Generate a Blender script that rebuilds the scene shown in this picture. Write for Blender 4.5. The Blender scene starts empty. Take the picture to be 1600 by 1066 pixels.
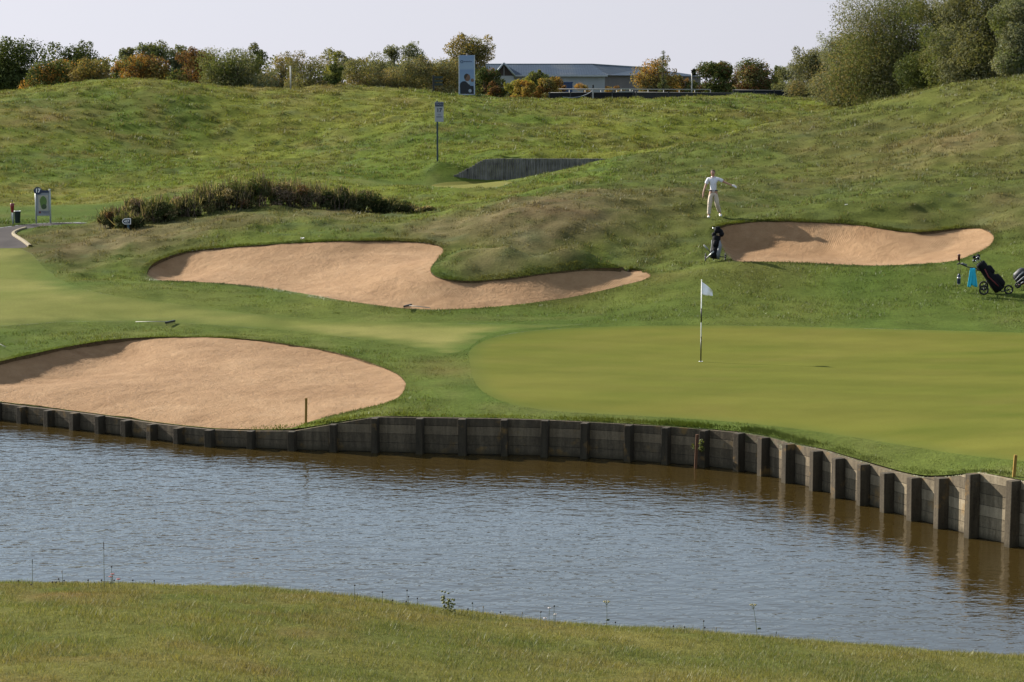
import math, random
import numpy as np
rng = np.random.default_rng(17)
random.seed(17)

# ------------------------------------------------------------------ camera numbers (metres, water surface at z = 0)
FPX, CXP, CYP, HCAM, HOR = 3600.0, 800.0, 533.0, 8.4, 130.0
PITCH = math.atan((CYP - HOR) / FPX)
CP, SP = math.cos(PITCH), math.sin(PITCH)

def ray(px, py):
    a = (px - CXP) / FPX
    b = -(py - CYP) / FPX
    return np.array([a, CP + b * SP, -SP + b * CP])

def at_d(px, py, d):
    r = ray(px, py)
    t = d / r[1]
    return np.array([r[0] * t, d, HCAM + r[2] * t])

def at_z(px, py, z):
    r = ray(px, py)
    t = (z - HCAM) / r[2]
    return np.array([r[0] * t, r[1] * t, z])

def at_xdz(px, d, z):
    # X for a column px at distance d and height z
    depth = d * CP - (z - HCAM) * SP
    return np.array([(px - CXP) / FPX * depth, d, z])

def to_px(p):
    p = np.asarray(p, float)
    x, y, z = p[..., 0], p[..., 1], p[..., 2] - HCAM
    depth = y * CP - z * SP
    up = y * SP + z * CP
    return CXP + FPX * x / depth, CYP - FPX * up / depth

# ------------------------------------------------------------------ the pond wall: column, top row, water row
WALL_PX = [(-130, 620, 645), (-85, 624, 649), (-48, 629, 653), (-10, 633, 657.5), (30, 638, 662), (72, 643, 667), (112, 648, 672.5), (152, 653, 678), (193, 659, 682.5),
           (233, 665, 688), (275, 670, 694), (325, 675, 699), (390, 677, 702), (455, 677, 705), (520, 666, 706.5),
           (585, 655, 708), (655, 656, 710), (722, 657, 712), (788, 658, 713), (850, 660, 714.5), (912, 663, 717),
           (980, 667, 721.5), (1038, 670, 726), (1097, 675, 730.5), (1150, 680, 737), (1187, 686, 744), (1225, 697, 755),
           (1268, 706, 767), (1303, 717, 778.5), (1342, 729, 790), (1379, 740, 801), (1421, 749, 814), (1463, 748, 826),
           (1511, 742, 841), (1574, 755, 855), (1640, 768, 872), (1710, 782, 893), (1790, 799, 917)]
WALL = []
for px, pt, pb in WALL_PX:
    b = at_z(px, pb, 0.0)
    t = at_d(px, pt, b[1])
    WALL.append((b[0], b[1], t[2]))
# beyond both edges of the picture the wall carries on round the pond
_p, _q = np.array(WALL[-2]), np.array(WALL[-1]); _a = math.atan2(_q[1] - _p[1], _q[0] - _p[0])
for k in range(16):
    _a = min(_a + 0.07, -0.12); WALL.append((WALL[-1][0] + 0.8 * math.cos(_a), WALL[-1][1] + 0.8 * math.sin(_a), WALL[-1][2]))
_p, _q = np.array(WALL[1]), np.array(WALL[0]); _a = math.atan2(_q[1] - _p[1], _q[0] - _p[0])
for k in range(12):
    _a = _a + 0.02; WALL.insert(0, (WALL[0][0] + 0.8 * math.cos(_a), WALL[0][1] + 0.8 * math.sin(_a), WALL[0][2]))
WALL = np.array(WALL); NLEFT = 12

# ------------------------------------------------------------------ terrain control points
C = []
def Z(px, py, z): C.append(at_z(px, py, z))
def P(px, py, d): C.append(at_d(px, py, d))
def H(px, d, z): C.append(at_xdz(px, d, z))
for i in range(0, len(WALL)):
    C.append(WALL[i] + np.array([0, 0.05, 0.0]))
for a in [(800,640,.9),(1000,645,.93),(1200,662,.95),(1600,722,1.25),(1300,678,.95),(1450,705,1.05),(1095,565,1.0),(1400,600,1.17),(1250,575,1.09),(1000,510,1.25),
          (1400,514,1.35),(1600,520,1.4),(1750,522,1.5),(733,560,1.0),(800,521,1.1),(1750,650,1.35),
          (600,540,1.0),(400,520,1.05),(200,505,1.08),(0,510,1.1),(-200,505,1.15),(0,450,1.6),(0,400,2.1),(-200,450,1.6),(-200,390,2.2),(200,450,1.7),(400,492,1.25),(600,500,1.2),(800,505,1.2),
          (0,565,.95),(-120,575,.9),(110,540,1.0),(220,527,1.05),(340,526,1.1),(450,537,1.05),(545,555,1.0),(634,605,.9),(580,636,.85),(500,654,.65),(680,600,.93),
          (630,482,1.35),(800,477,1.4),(900,463,1.55),(1018,430,1.95),(430,452,1.5),(233,433,1.7),(290,394,2.3),(420,382,2.6),(540,376,2.75),(685,384,2.6),
          (700,440,2.0),(850,425,2.1),(750,438,2.0),(692,400,2.4),(800,385,2.98),(880,385,3.0),(850,330,3.75),(950,285,4.4),(880,292,4.2),
          (1113,340,3.5),(1150,408,2.6),(1290,412,2.5),(1400,415,2.5),(1490,408,2.65),(1553,375,3.1),(1125,352,3.3),(1240,346,3.45),(1330,350,3.4),(1445,362,3.2),(1510,356,3.3),
          (1555,460,1.9),(1700,460,2.0),(1120,408,2.55),(1200,450,1.9),(1050,470,1.65),(1100,440,2.05),
          (1600,330,3.9),(1750,340,3.8),(1400,320,4.0),(1250,310,4.0),(1600,250,5.3),(1750,250,5.3),(1400,240,5.35),(1200,270,4.6),
          (740,290,3.6),(620,300,3.6),(50,350,2.75),(0,385,2.3),(100,370,2.6),(-150,350,2.75),(50,315,3.0),(150,320,3.05),(0,330,2.95),
          (150,358,2.75),(230,355,2.85),(300,338,3.15),(400,324,3.4),(500,326,3.35),(600,333,3.2),(660,335,3.2),(580,310,3.4),
          (0,300,3.3),(-200,300,3.3),(200,290,3.5),(400,270,4.0),(550,280,3.9),(100,230,5.0),(300,220,5.2),(500,220,5.2)]:
    Z(*a)
for a in [(1720,118,112),(1850,118,112),(1600,122,112),(1530,127,114),(1450,140,115),(1400,152,116),(1350,163,117),(1320,178,117),(1250,192,117),(1150,208,115),(1050,230,111),(960,247,108),
          (850,246,114.5),(760,248,114.5),(700,262,114.5),(960,244,114),(825,280,109.5),(850,273,108.5),(900,262,107.5),(950,252,107),(1000,243,108),(683,255,113),
          (700,190,130),(600,200,130),(850,200,130),(1000,200,130),(1150,175,135),(500,180,135),(300,165,135),(150,170,133),(0,190,128),(-200,190,128),
          (1600,180,101),(1450,190,106),
          (-250,165,140),(-120,158,140),(0,147,140),(60,140,141),(120,129,142),(200,125,142),(280,130,142),(350,138,143),(420,141,145),(460,138,147),(510,132,148),(580,137,147),(650,144,145),(720,151,145),
          (800,155,146),(870,157,147),(950,159,148),(1020,159,148),(1100,152,148),(1170,149,148),(1250,155,146),(1300,159,145),(1350,163,140)]:
    P(*a)
for a in [(930,100,3.9),(880,110.8,3.6),(700,111.6,3.62),(740,111.6,3.52),(790,111.6,3.52),(840,111.6,3.52),(900,112,3.6),(700,108,3.58),(760,109,3.55),(800,109.5,3.55),(660,112.5,3.9),(400,98,3.2),(250,97,3.0),(550,97,3.1),(1250,126,5.3),(1320,128,5.6),(1120,122,4.7),(1050,119,4.2),(1600,125,8.0),(1450,130,7.0),(1600,150,6.6),(1750,150,6.6),
          (-200,160,6.0),(0,160,6.3),(200,160,6.6),(400,160,6.3),(600,160,6.4),(800,160,6.2),(1000,160,6.2),(1200,160,6.4),(1400,160,6.4),
          (-200,180,5.8),(200,180,5.8),(600,180,5.8),(1000,180,5.8),(1400,180,5.8),(1750,180,5.8)]:
    H(*a)
C = np.array(C)
_S = 30.0
def _ker(r2):
    return 0.5 * r2 * np.log(np.maximum(r2, 1e-12))
def _fit(C, lam):
    n = len(C)
    q = C[:, :2] / _S
    r2 = ((q[:, None] - q[None]) ** 2).sum(-1)
    A = np.zeros((n + 3, n + 3))
    A[:n, :n] = _ker(r2) + lam * np.eye(n)
    A[:n, n] = 1; A[:n, n+1:] = q
    A[n, :n] = 1; A[n+1:, :n] = q.T
    b = np.zeros(n + 3); b[:n] = C[:, 2]
    return np.linalg.solve(A, b), q
_W, _Q = _fit(C, 2e-4)
def rbf(x, y):
    x = np.atleast_1d(np.asarray(x, float)) / _S; y = np.atleast_1d(np.asarray(y, float)) / _S
    out = np.empty(len(x))
    for i in range(0, len(x), 20000):
        a, b = x[i:i+20000], y[i:i+20000]
        r2 = (a[:, None] - _Q[None, :, 0]) ** 2 + (b[:, None] - _Q[None, :, 1]) ** 2
        out[i:i+20000] = _ker(r2) @ _W[:-3] + _W[-3] + _W[-2] * a + _W[-1] * b
    return out

# a height grid, looked up bilinearly from here on
GX0, GX1, GY0, GY1, GS = -62.0, 62.0, 28.0, 186.0, 0.25
_gx = np.arange(GX0, GX1 + GS, GS); _gy = np.arange(GY0, GY1 + GS, GS)
_GX, _GY = np.meshgrid(_gx, _gy)
_GZ = rbf(_GX.ravel(), _GY.ravel()).reshape(_GX.shape)
_GZ = np.clip(_GZ, 0.15, 9.2)
_far = np.clip((_GY - 165) / 18.0, 0, 1)
_GZ = _GZ * (1 - _far) + 5.8 * _far
def grid_at(G, x, y):
    x = np.atleast_1d(x); y = np.atleast_1d(y)
    u = np.clip((x - GX0) / GS, 0, G.shape[1] - 1.001); v = np.clip((y - GY0) / GS, 0, G.shape[0] - 1.001)
    i = u.astype(int); j = v.astype(int); fu = u - i; fv = v - j
    return (G[j, i] * (1 - fu) + G[j, i+1] * fu) * (1 - fv) + (G[j+1, i] * (1 - fu) + G[j+1, i+1] * fu) * fv
def base_z(x, y):
    return grid_at(_GZ, x, y)

def hit(px, py, d0=41.0, d1=160.0):
    r = ray(px, py)
    d = np.arange(d0, d1, 0.05)
    t = d / r[1]
    dz = HCAM + r[2] * t - base_z(r[0] * t, d)
    k = np.where(dz <= 0)[0]
    if len(k) == 0:
        k = [int(np.argmin(dz))]
    k = k[0]
    tt = t[k]
    if k > 0 and dz[k] < 0 < dz[k-1]:
        f = dz[k-1] / (dz[k-1] - dz[k]); tt = t[k-1] + f * (t[k] - t[k-1])
    x, y = r[0] * tt, r[1] * tt
    return np.array([x, y, float(base_z(x, y)[0])])

def spline(pts, closed=True, n=6):
    pts = np.array(pts, float); m = len(pts); out = []
    rngi = range(m) if closed else range(m - 1)
    for i in rngi:
        p0 = pts[(i-1) % m] if closed or i > 0 else pts[i]
        p1 = pts[i]; p2 = pts[(i+1) % m]
        p3 = pts[(i+2) % m] if closed or i + 2 < m else pts[(i+1) % m]
        for k in range(n):
            t = k / n
            out.append(0.5 * (2*p1 + (p2-p0)*t + (2*p0-5*p1+4*p2-p3)*t*t + (3*p1-p0-3*p2+p3)*t**3))
    if not closed: out.append(pts[-1])
    return np.array(out)

def resample(poly, step, closed=True):
    p = np.vstack([poly, poly[:1]]) if closed else np.asarray(poly)
    s = np.concatenate([[0], np.cumsum(np.linalg.norm(np.diff(p[:, :2], axis=0), axis=1))])
    n = max(8, int(s[-1] / step))
    t = np.linspace(0, s[-1], n, endpoint=not closed)
    return np.stack([np.interp(t, s, p[:, k]) for k in range(p.shape[1])], 1)

def inside(x, y, poly):
    x = np.asarray(x, float); y = np.asarray(y, float)
    res = np.zeros(len(x), bool)
    bb = (x >= poly[:,0].min()) & (x <= poly[:,0].max()) & (y >= poly[:,1].min()) & (y <= poly[:,1].max())
    idx = np.where(bb)[0]
    if len(idx) == 0: return res
    X, Y = x[idx], y[idx]; c = np.zeros(len(idx), bool)
    xj, yj = poly[-1, 0], poly[-1, 1]
    for xi, yi in poly[:, :2]:
        if yi != yj:
            m = ((yi > Y) != (yj > Y))
            c ^= m & (X < (xj - xi) * (Y - yi) / (yj - yi) + xi)
        xj, yj = xi, yi
    res[idx] = c
    return res

def dist_poly(x, y, poly, closed=True):
    # distance to a polyline
    q = np.vstack([poly[:, :2], poly[:1, :2]]) if closed else poly[:, :2]
    best = np.full(len(x), 1e9)
    P0 = np.stack([x, y], 1)
    for a, b in zip(q[:-1], q[1:]):
        ab = b - a; L = (ab ** 2).sum() + 1e-12
        t = np.clip(((P0 - a) @ ab) / L, 0, 1)
        dd = ((P0 - (a + t[:, None] * ab)) ** 2).sum(1)
        np.minimum(best, dd, out=best)
    return np.sqrt(best)

def _lat(ix, iy, seed):
    h = np.sin(ix * 127.1 + iy * 311.7 + seed * 74.7) * 43758.5453
    return h - np.floor(h)
def vnoise(x, y, seed=0):
    ix = np.floor(x); iy = np.floor(y); fx = x - ix; fy = y - iy
    fx = fx*fx*(3-2*fx); fy = fy*fy*(3-2*fy)
    return (_lat(ix,iy,seed)*(1-fx)+_lat(ix+1,iy,seed)*fx)*(1-fy)+(_lat(ix,iy+1,seed)*(1-fx)+_lat(ix+1,iy+1,seed)*fx)*fy
def fbm(x, y, seed=0, o=3):
    s = 0; a = 0.5
    for k in range(o):
        s = s + a * vnoise(x * 2**k + 13.7*k, y * 2**k - 7.1*k, seed + k); a *= 0.5
    return s / (1 - 0.5**o)
import bpy, bmesh
from mathutils import Vector, Matrix, Euler, Quaternion
from mathutils.geometry import delaunay_2d_cdt

scene = bpy.context.scene
COL = scene.collection

def lin(r, g, b):
    f = lambda c: (c / 255 / 12.92) if c / 255 <= 0.04045 else ((c / 255 + 0.055) / 1.055) ** 2.4
    return (f(r), f(g), f(b), 1.0)

# ------------------------------------------------------------------ small object helpers
def link(name, me, mats=None, parent=None):
    o = bpy.data.objects.new(name, me); COL.objects.link(o)
    if mats is not None:
        for m in (mats if isinstance(mats, (list, tuple)) else [mats]):
            me.materials.append(m)
    if parent is not None: o.parent = parent
    return o
def thing(name, label, cat, loc=(0, 0, 0), rot=(0, 0, 0), group=None):
    o = bpy.data.objects.new(name, None); COL.objects.link(o)
    o.empty_display_size = 0.2
    o.location = loc; o.rotation_euler = rot
    o['label'] = label; o['category'] = cat
    if group: o['group'] = group
    return o
def tag(o, label, cat, group=None, kind=None):
    o['label'] = label; o['category'] = cat
    if group: o['group'] = group
    if kind: o['kind'] = kind
    return o
def structure(o, label=None, cat=None):
    o['kind'] = 'structure'
    if label: o['label'] = label
    if cat: o['category'] = cat
    return o
def mesh_np(name, verts, faces, mats=None, parent=None, smooth=False, col=None, mat_index=None):
    me = bpy.data.meshes.new(name)
    v = np.asarray(verts, np.float32); f = np.asarray(faces, np.int32)
    me.vertices.add(len(v)); me.vertices.foreach_set('co', v.ravel())
    n, k = f.shape
    me.loops.add(n * k); me.loops.foreach_set('vertex_index', f.ravel())
    me.polygons.add(n); me.polygons.foreach_set('loop_start', np.arange(0, n * k, k, dtype=np.int32))
    if mat_index is not None: me.polygons.foreach_set('material_index', np.asarray(mat_index, np.int32))
    me.update(calc_edges=True)
    if smooth: me.polygons.foreach_set('use_smooth', np.ones(n, bool))
    if col is not None:
        a = me.color_attributes.new('col', 'FLOAT_COLOR', 'POINT')
        c = np.ones((len(v), 4), np.float32); c[:, :3] = col
        a.data.foreach_set('color', c.ravel())
    me.validate(verbose=False)
    return link(name, me, mats, parent)

class MB:
    """collects shapes and links them as one mesh object"""
    def __init__(s): s.v = []; s.f = []; s.sm = []
    def add(s, vs, fs, smooth=False):
        n = len(s.v); s.v += [tuple(map(float, v)) for v in vs]
        for f in fs: s.f.append(tuple(n + i for i in f)); s.sm.append(smooth)
    def box(s, c, size, rot=None, bev=0.0):
        bm = bmesh.new(); bmesh.ops.create_cube(bm, size=1.0)
        for v in bm.verts: v.co = Vector((v.co.x * size[0], v.co.y * size[1], v.co.z * size[2]))
        if bev > 0: bmesh.ops.bevel(bm, geom=list(bm.edges), offset=bev, segments=2, affect='EDGES', profile=0.5)
        R = rot.to_matrix() if rot is not None else Matrix.Identity(3)
        vs = [R @ v.co + Vector(c) for v in bm.verts]
        bm.verts.index_update()
        s.add(vs, [[v.index for v in f.verts] for f in bm.faces]); bm.free(); return s
    def tube(s, pts, rad, n=8, cap=True):
        pts = [Vector(p) for p in pts]
        rs = [float(rad)] * len(pts) if not isinstance(rad, (list, tuple)) else [float(q) for q in rad]
        vs, fs = [], []
        up = Vector((0, 0, 1))
        ref = None
        for i, p in enumerate(pts):
            t = (pts[min(i + 1, len(pts) - 1)] - pts[max(i - 1, 0)])
            t = t.normalized() if t.length > 1e-9 else up
            if ref is None:
                ref = t.cross(Vector((0, 1, 0)) if abs(t.y) < 0.9 else Vector((1, 0, 0))).normalized()
            ref = (ref - t * ref.dot(t)); ref = ref.normalized() if ref.length > 1e-6 else t.orthogonal().normalized()
            b = t.cross(ref)
            for k in range(n):
                a = 2 * math.pi * k / n
                vs.append(p + rs[i] * (math.cos(a) * ref + math.sin(a) * b))
        for i in range(len(pts) - 1):
            for k in range(n):
                fs.append((i*n+k, i*n+(k+1) % n, (i+1)*n+(k+1) % n, (i+1)*n+k))
        if cap:
            fs.append(tuple(range(n - 1, -1, -1))); fs.append(tuple((len(pts)-1)*n + k for k in range(n)))
        s.add(vs, fs, True); return s
    def lathe(s, prof, c=(0, 0, 0), n=16, rot=None):
        vs, fs = [], []
        R = rot.to_matrix() if rot is not None else Matrix.Identity(3)
        for r, z in prof:
            for k in range(n):
                a = 2 * math.pi * k / n
                vs.append(R @ Vector((r * math.cos(a), r * math.sin(a), z)) + Vector(c))
        m = len(prof)
        for i in range(m - 1):
            for k in range(n):
                fs.append((i*n+k, i*n+(k+1) % n, (i+1)*n+(k+1) % n, (i+1)*n+k))
        fs.append(tuple(range(n - 1, -1, -1))); fs.append(tuple((m-1)*n + k for k in range(n)))
        s.add(vs, fs, True); return s
    def torus(s, c, R, r, axis='Y', n=24, m=8):
        vs, fs = [], []
        for i in range(n):
            a = 2 * math.pi * i / n
            for j in range(m):
                b = 2 * math.pi * j / m
                q = R + r * math.cos(b)
                p = {'Y': (q * math.cos(a), r * math.sin(b), q * math.sin(a)), 'X': (r * math.sin(b), q * math.cos(a), q * math.sin(a)),
                     'Z': (q * math.cos(a), q * math.sin(a), r * math.sin(b))}[axis]
                vs.append((c[0] + p[0], c[1] + p[1], c[2] + p[2]))
        for i in range(n):
            for j in range(m):
                fs.append((i*m+j, ((i+1) % n)*m+j, ((i+1) % n)*m+(j+1) % m, i*m+(j+1) % m))
        s.add(vs, fs, True); return s
    def ball(s, c, r, sc=(1, 1, 1), n=12, m=8):
        vs, fs = [(c[0], c[1], c[2] - r * sc[2])], []
        for i in range(1, m):
            t = -math.pi / 2 + math.pi * i / m
            for k in range(n):
                a = 2 * math.pi * k / n
                vs.append((c[0] + r*sc[0]*math.cos(t)*math.cos(a), c[1] + r*sc[1]*math.cos(t)*math.sin(a), c[2] + r*sc[2]*math.sin(t)))
        vs.append((c[0], c[1], c[2] + r * sc[2])); L = len(vs) - 1
        for k in range(n):
            fs.append((0, 1 + (k+1) % n, 1 + k)); fs.append((L, L - n + k, L - n + (k+1) % n))
        for i in range(m - 2):
            for k in range(n):
                fs.append((1+i*n+k, 1+i*n+(k+1) % n, 1+(i+1)*n+(k+1) % n, 1+(i+1)*n+k))
        s.add(vs, fs, True); return s
    def prism(s, outline, y0, y1):
        """outline in X-Z, extruded along Y"""
        n = len(outline)
        vs = [(x, y0, z) for x, z in outline] + [(x, y1, z) for x, z in outline]
        fs = [tuple(range(n)), tuple(range(2*n-1, n-1, -1))] + [(i, i + n, (i+1) % n + n, (i+1) % n) for i in range(n)]
        s.add(vs, fs); return s
    def build(s, name, mat, parent=None, loc=None):
        me = bpy.data.meshes.new(name); me.from_pydata(s.v, [], s.f); me.update()
        me.polygons.foreach_set('use_smooth', s.sm)
        bm = bmesh.new(); bm.from_mesh(me); bmesh.ops.recalc_face_normals(bm, faces=bm.faces); bm.to_mesh(me); bm.free()
        o = link(name, me, mat, parent)
        if loc is not None: o.location = loc
        return o
def copy_tree(o, parent=None):
    c = o.copy(); COL.objects.link(c); c.parent = parent
    for ch in list(o.children): copy_tree(ch, c)
    return c
# ------------------------------------------------------------------ materials
class NT:
    def __init__(s, name):
        s.m = bpy.data.materials.new(name); s.m.use_nodes = True
        s.t = s.m.node_tree; s.t.nodes.clear()
        s.out = s.n('ShaderNodeOutputMaterial')
    def n(s, typ, **kw):
        x = s.t.nodes.new(typ)
        for k, v in kw.items():
            if k.startswith('i_'):
                key = k[2:]
                x.inputs[int(key) if key.isdigit() else key.replace('_', ' ')].default_value = v
            else: setattr(x, k, v)
        return x
    def l(s, a, b): s.t.links.new(a, b)
    def coords(s, scale=(1, 1, 1), rot=(0, 0, 0), kind='Object'):
        tc = s.n('ShaderNodeTexCoord'); mp = s.n('ShaderNodeMapping')
        mp.inputs['Scale'].default_value = scale; mp.inputs['Rotation'].default_value = rot
        s.l(tc.outputs[kind], mp.inputs['Vector']); return mp.outputs['Vector']
    def noise(s, vec, scale, detail=3, rough=0.55, dist=0.0):
        x = s.n('ShaderNodeTexNoise'); x.inputs['Scale'].default_value = scale; x.inputs['Detail'].default_value = detail
        x.inputs['Roughness'].default_value = rough; x.inputs['Distortion'].default_value = dist
        s.l(vec, x.inputs['Vector']); return x.outputs['Fac']
    def ramp(s, fac, stops):
        x = s.n('ShaderNodeValToRGB'); e = x.color_ramp.elements
        while len(e) < len(stops): e.new(0.5)
        for q, (p, c) in zip(e, stops):
            q.position = p; q.color = c if len(c) == 4 else (*c, 1)
        s.l(fac, x.inputs['Fac']); return x.outputs['Color']
    def mix(s, fac, a, b, mode='MIX'):
        x = s.n('ShaderNodeMix'); x.data_type = 'RGBA'; x.blend_type = mode
        for sock, v in ((x.inputs[0], fac), (x.inputs[6], a), (x.inputs[7], b)):
            if hasattr(v, 'is_output'): s.l(v, sock)
            else: sock.default_value = v
        return x.outputs[2]
    def math(s, op, a, b=None, c=None):
        x = s.n('ShaderNodeMath'); x.operation = op
        for i, v in enumerate((a, b, c)):
            if v is None: continue
            if hasattr(v, 'is_output'): s.l(v, x.inputs[i])
            else: x.inputs[i].default_value = v
        return x.outputs[0]
    def bump(s, h, strength=0.5, dist=0.05):
        x = s.n('ShaderNodeBump'); x.inputs['Strength'].default_value = strength; x.inputs['Distance'].default_value = dist
        s.l(h, x.inputs['Height']); return x.outputs['Normal']
    def surf(s, color, rough=0.7, bump=None, metal=0.0, spec=0.5, **kw):
        p = s.n('ShaderNodeBsdfPrincipled')
        for sock, v in (('Base Color', color), ('Roughness', rough), ('Metallic', metal), ('Specular IOR Level', spec)):
            if hasattr(v, 'is_output'): s.l(v, p.inputs[sock])
            else: p.inputs[sock].default_value = v
        for k, v in kw.items(): p.inputs[k.replace('_', ' ')].default_value = v
        if bump is not None: s.l(bump, p.inputs['Normal'])
        s.l(p.outputs[0], s.out.inputs['Surface']); s.p = p
        return s.m
_mc = {}
def paint(name, rgb, rough=0.5, var=0.12, metal=0.0, scale=9.0, spec=0.4, fold=0.0):
    """painted / moulded surface with slight uneven tone"""
    if name in _mc: return _mc[name]
    rgb = tuple(c * 0.54 for c in rgb[:3])
    s = NT(name); v = s.coords()
    n = s.noise(v, scale, 4)
    c0 = tuple(c * (1 - var) for c in rgb[:3]); c1 = tuple(min(1, c * (1 + var)) for c in rgb[:3])
    n2 = s.noise(v, scale * 6, 2)
    m = s.surf(s.ramp(n, [(0.3, c0), (0.7, c1)]), s.math('MULTIPLY_ADD', n2, 0.25, rough - 0.12), s.bump(s.noise(v, scale, 3, .5, 1.2), fold, 0.04) if fold else None, metal=metal, spec=spec)
    _mc[name] = m; return m

def m_grass_ground(name, bump=0.6, bscale=14.0, stripes=False, tint=0.25):
    s = NT(name); v = s.coords()
    a = s.n('ShaderNodeAttribute'); a.attribute_name = 'col'
    n1 = s.noise(v, bscale, 4, 0.65); n2 = s.noise(v, 1.7, 4, 0.6)
    lo = s.mix(1.0, a.outputs['Color'], (1 - tint,) * 3 + (1,), 'MULTIPLY'); hi = s.mix(1.0, a.outputs['Color'], (1 + tint,) * 3 + (1,), 'MULTIPLY')
    f = s.math('MULTIPLY_ADD', n1, 0.7, s.math('MULTIPLY', n2, 0.3))
    mr = s.n('ShaderNodeMapRange'); mr.inputs[1].default_value = 0.33; mr.inputs[2].default_value = 0.67; s.l(f, mr.inputs[0])
    c = s.mix(mr.outputs[0], lo, hi)
    h = s.noise(v, bscale * 1.7, 5, 0.7)
    return s.surf(c, 0.95, s.bump(h, bump, 0.06), spec=0.02)

def m_blade(name, trans=0.42, gloss=0.018):
    s = NT(name)
    a = s.n('ShaderNodeAttribute'); a.attribute_name = 'col'
    d = s.n('ShaderNodeBsdfDiffuse'); t = s.n('ShaderNodeBsdfTranslucent'); g = s.n('ShaderNodeBsdfGlossy')
    g.inputs['Roughness'].default_value = 0.45; g.inputs['Color'].default_value = (0.8, 0.85, 0.8, 1)
    s.l(a.outputs['Color'], d.inputs['Color'])
    warm = s.mix(1.0, a.outputs['Color'], (1.15, 1.1, 0.6, 1), 'MULTIPLY'); s.l(warm, t.inputs['Color'])
    m1 = s.n('ShaderNodeMixShader'); m1.inputs[0].default_value = trans
    s.l(d.outputs[0], m1.inputs[1]); s.l(t.outputs[0], m1.inputs[2])
    m2 = s.n('ShaderNodeMixShader'); m2.inputs[0].default_value = gloss
    s.l(m1.outputs[0], m2.inputs[1]); s.l(g.outputs[0], m2.inputs[2])
    s.l(m2.outputs[0], s.out.inputs['Surface']); return s.m

def m_sand(name):
    s = NT(name); v = s.coords()
    big = s.noise(v, 0.45, 4, 0.6, 0.6); mid = s.noise(v, 2.6, 5, 0.65); fine = s.noise(v, 60, 3, 0.7)
    f = s.math('ADD', s.math('MULTIPLY', big, 0.45), s.math('ADD', s.math('MULTIPLY', mid, 0.33), s.math('MULTIPLY', fine, 0.15)))
    c = s.ramp(f, [(0.34, (0.168, 0.098, 0.050)), (0.5, (0.224, 0.139, 0.075)), (0.66, (0.28, 0.186, 0.108))])
    # rake lines, bent by a slow noise
    vr = s.coords((1, 1, 0), (0, 0, 0.5)); w = s.n('ShaderNodeTexWave'); w.bands_direction = 'X'
    w.inputs['Scale'].default_value = 4.2; w.inputs['Distortion'].default_value = 9.0; w.inputs['Detail'].default_value = 2.0; w.inputs['Detail Scale'].default_value = 0.22
    s.l(vr, w.inputs['Vector'])
    msk = s.noise(v, 0.5, 2)
    mk = s.n('ShaderNodeMapRange'); mk.inputs[1].default_value = 0.42; mk.inputs[2].default_value = 0.62; s.l(msk, mk.inputs[0])
    pr = s.n('ShaderNodeTexVoronoi'); pr.feature = 'SMOOTH_F1'; pr.inputs['Scale'].default_value = 2.2; s.l(v, pr.inputs['Vector'])
    h = s.math('ADD', s.math('MULTIPLY', s.math('MULTIPLY', w.outputs['Fac'], mk.outputs[0]), 0.16),
               s.math('ADD', s.math('MULTIPLY', s.noise(v, 5, 6, 0.72), 1.1), s.math('MULTIPLY', pr.outputs['Distance'], 0.35)))
    return s.surf(c, 0.95, s.bump(h, 0.9, 0.085), spec=0.1)

def m_soil(name):
    s = NT(name); v = s.coords()
    n = s.noise(v, 9, 5, 0.7)
    return s.surf(s.ramp(n, [(0.3, (0.045, 0.032, 0.016)), (0.55, (0.10, 0.065, 0.032)), (0.75, (0.08, 0.085, 0.025))]), 0.95, s.bump(n, 1.0, 0.08), spec=0.1)

def m_water(name):
    s = NT(name)
    tc = s.n('ShaderNodeTexCoord'); sep = s.n('ShaderNodeSeparateXYZ'); s.l(tc.outputs['Object'], sep.inputs[0])
    def wav(scale, sx, sy, rz, det, dist):
        mp = s.n('ShaderNodeMapping'); mp.inputs['Scale'].default_value = (sx, sy, 1); mp.inputs['Rotation'].default_value = (0, 0, rz)
        s.l(tc.outputs['Object'], mp.inputs['Vector'])
        return s.noise(mp.outputs['Vector'], scale, det, 0.5, dist)
    a = wav(3.3, 0.8, 1.2, 0.30, 2, 0.4)
    b = wav(9.5, 0.8, 1.2, -0.25, 2, 0.3)
    c = wav(1.1, 0.8, 1.2, 0.2, 1, 0.2)
    # sheltered (calm) water lies under the right-hand wall: amplitude falls with distance along the wind
    k = s.math('ADD', s.math('MULTIPLY', sep.outputs['X'], -0.048), s.math('MULTIPLY', sep.outputs['Y'], 0.012))
    amp = s.n('ShaderNodeMapRange'); amp.inputs[1].default_value = -0.1; amp.inputs[2].default_value = 1.1; amp.inputs[3].default_value = 0.55; amp.inputs[4].default_value = 1.25; s.l(k, amp.inputs[0])
    gust = s.n('ShaderNodeMapRange'); gust.inputs[1].default_value = 0.3; gust.inputs[2].default_value = 0.7; gust.inputs[3].default_value = 0.75; gust.inputs[4].default_value = 1.25
    s.l(wav(0.12, 1, 1, 0, 2, 0), gust.inputs[0])
    h = s.math('ADD', s.math('MULTIPLY', a, 1.0), s.math('ADD', s.math('MULTIPLY', b, 0.30), s.math('MULTIPLY', c, 1.0)))
    h = s.math('MULTIPLY', h, s.math('MULTIPLY', amp.outputs[0], gust.outputs[0]))
    nrm = s.bump(h, 1.0, WAVE)
    m = s.surf((0.027, 0.018, 0.005, 1), 0.05, nrm, spec=0.5)
    s.p.inputs['IOR'].default_value = 1.33
    return m
WAVE = 0.0225

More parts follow.
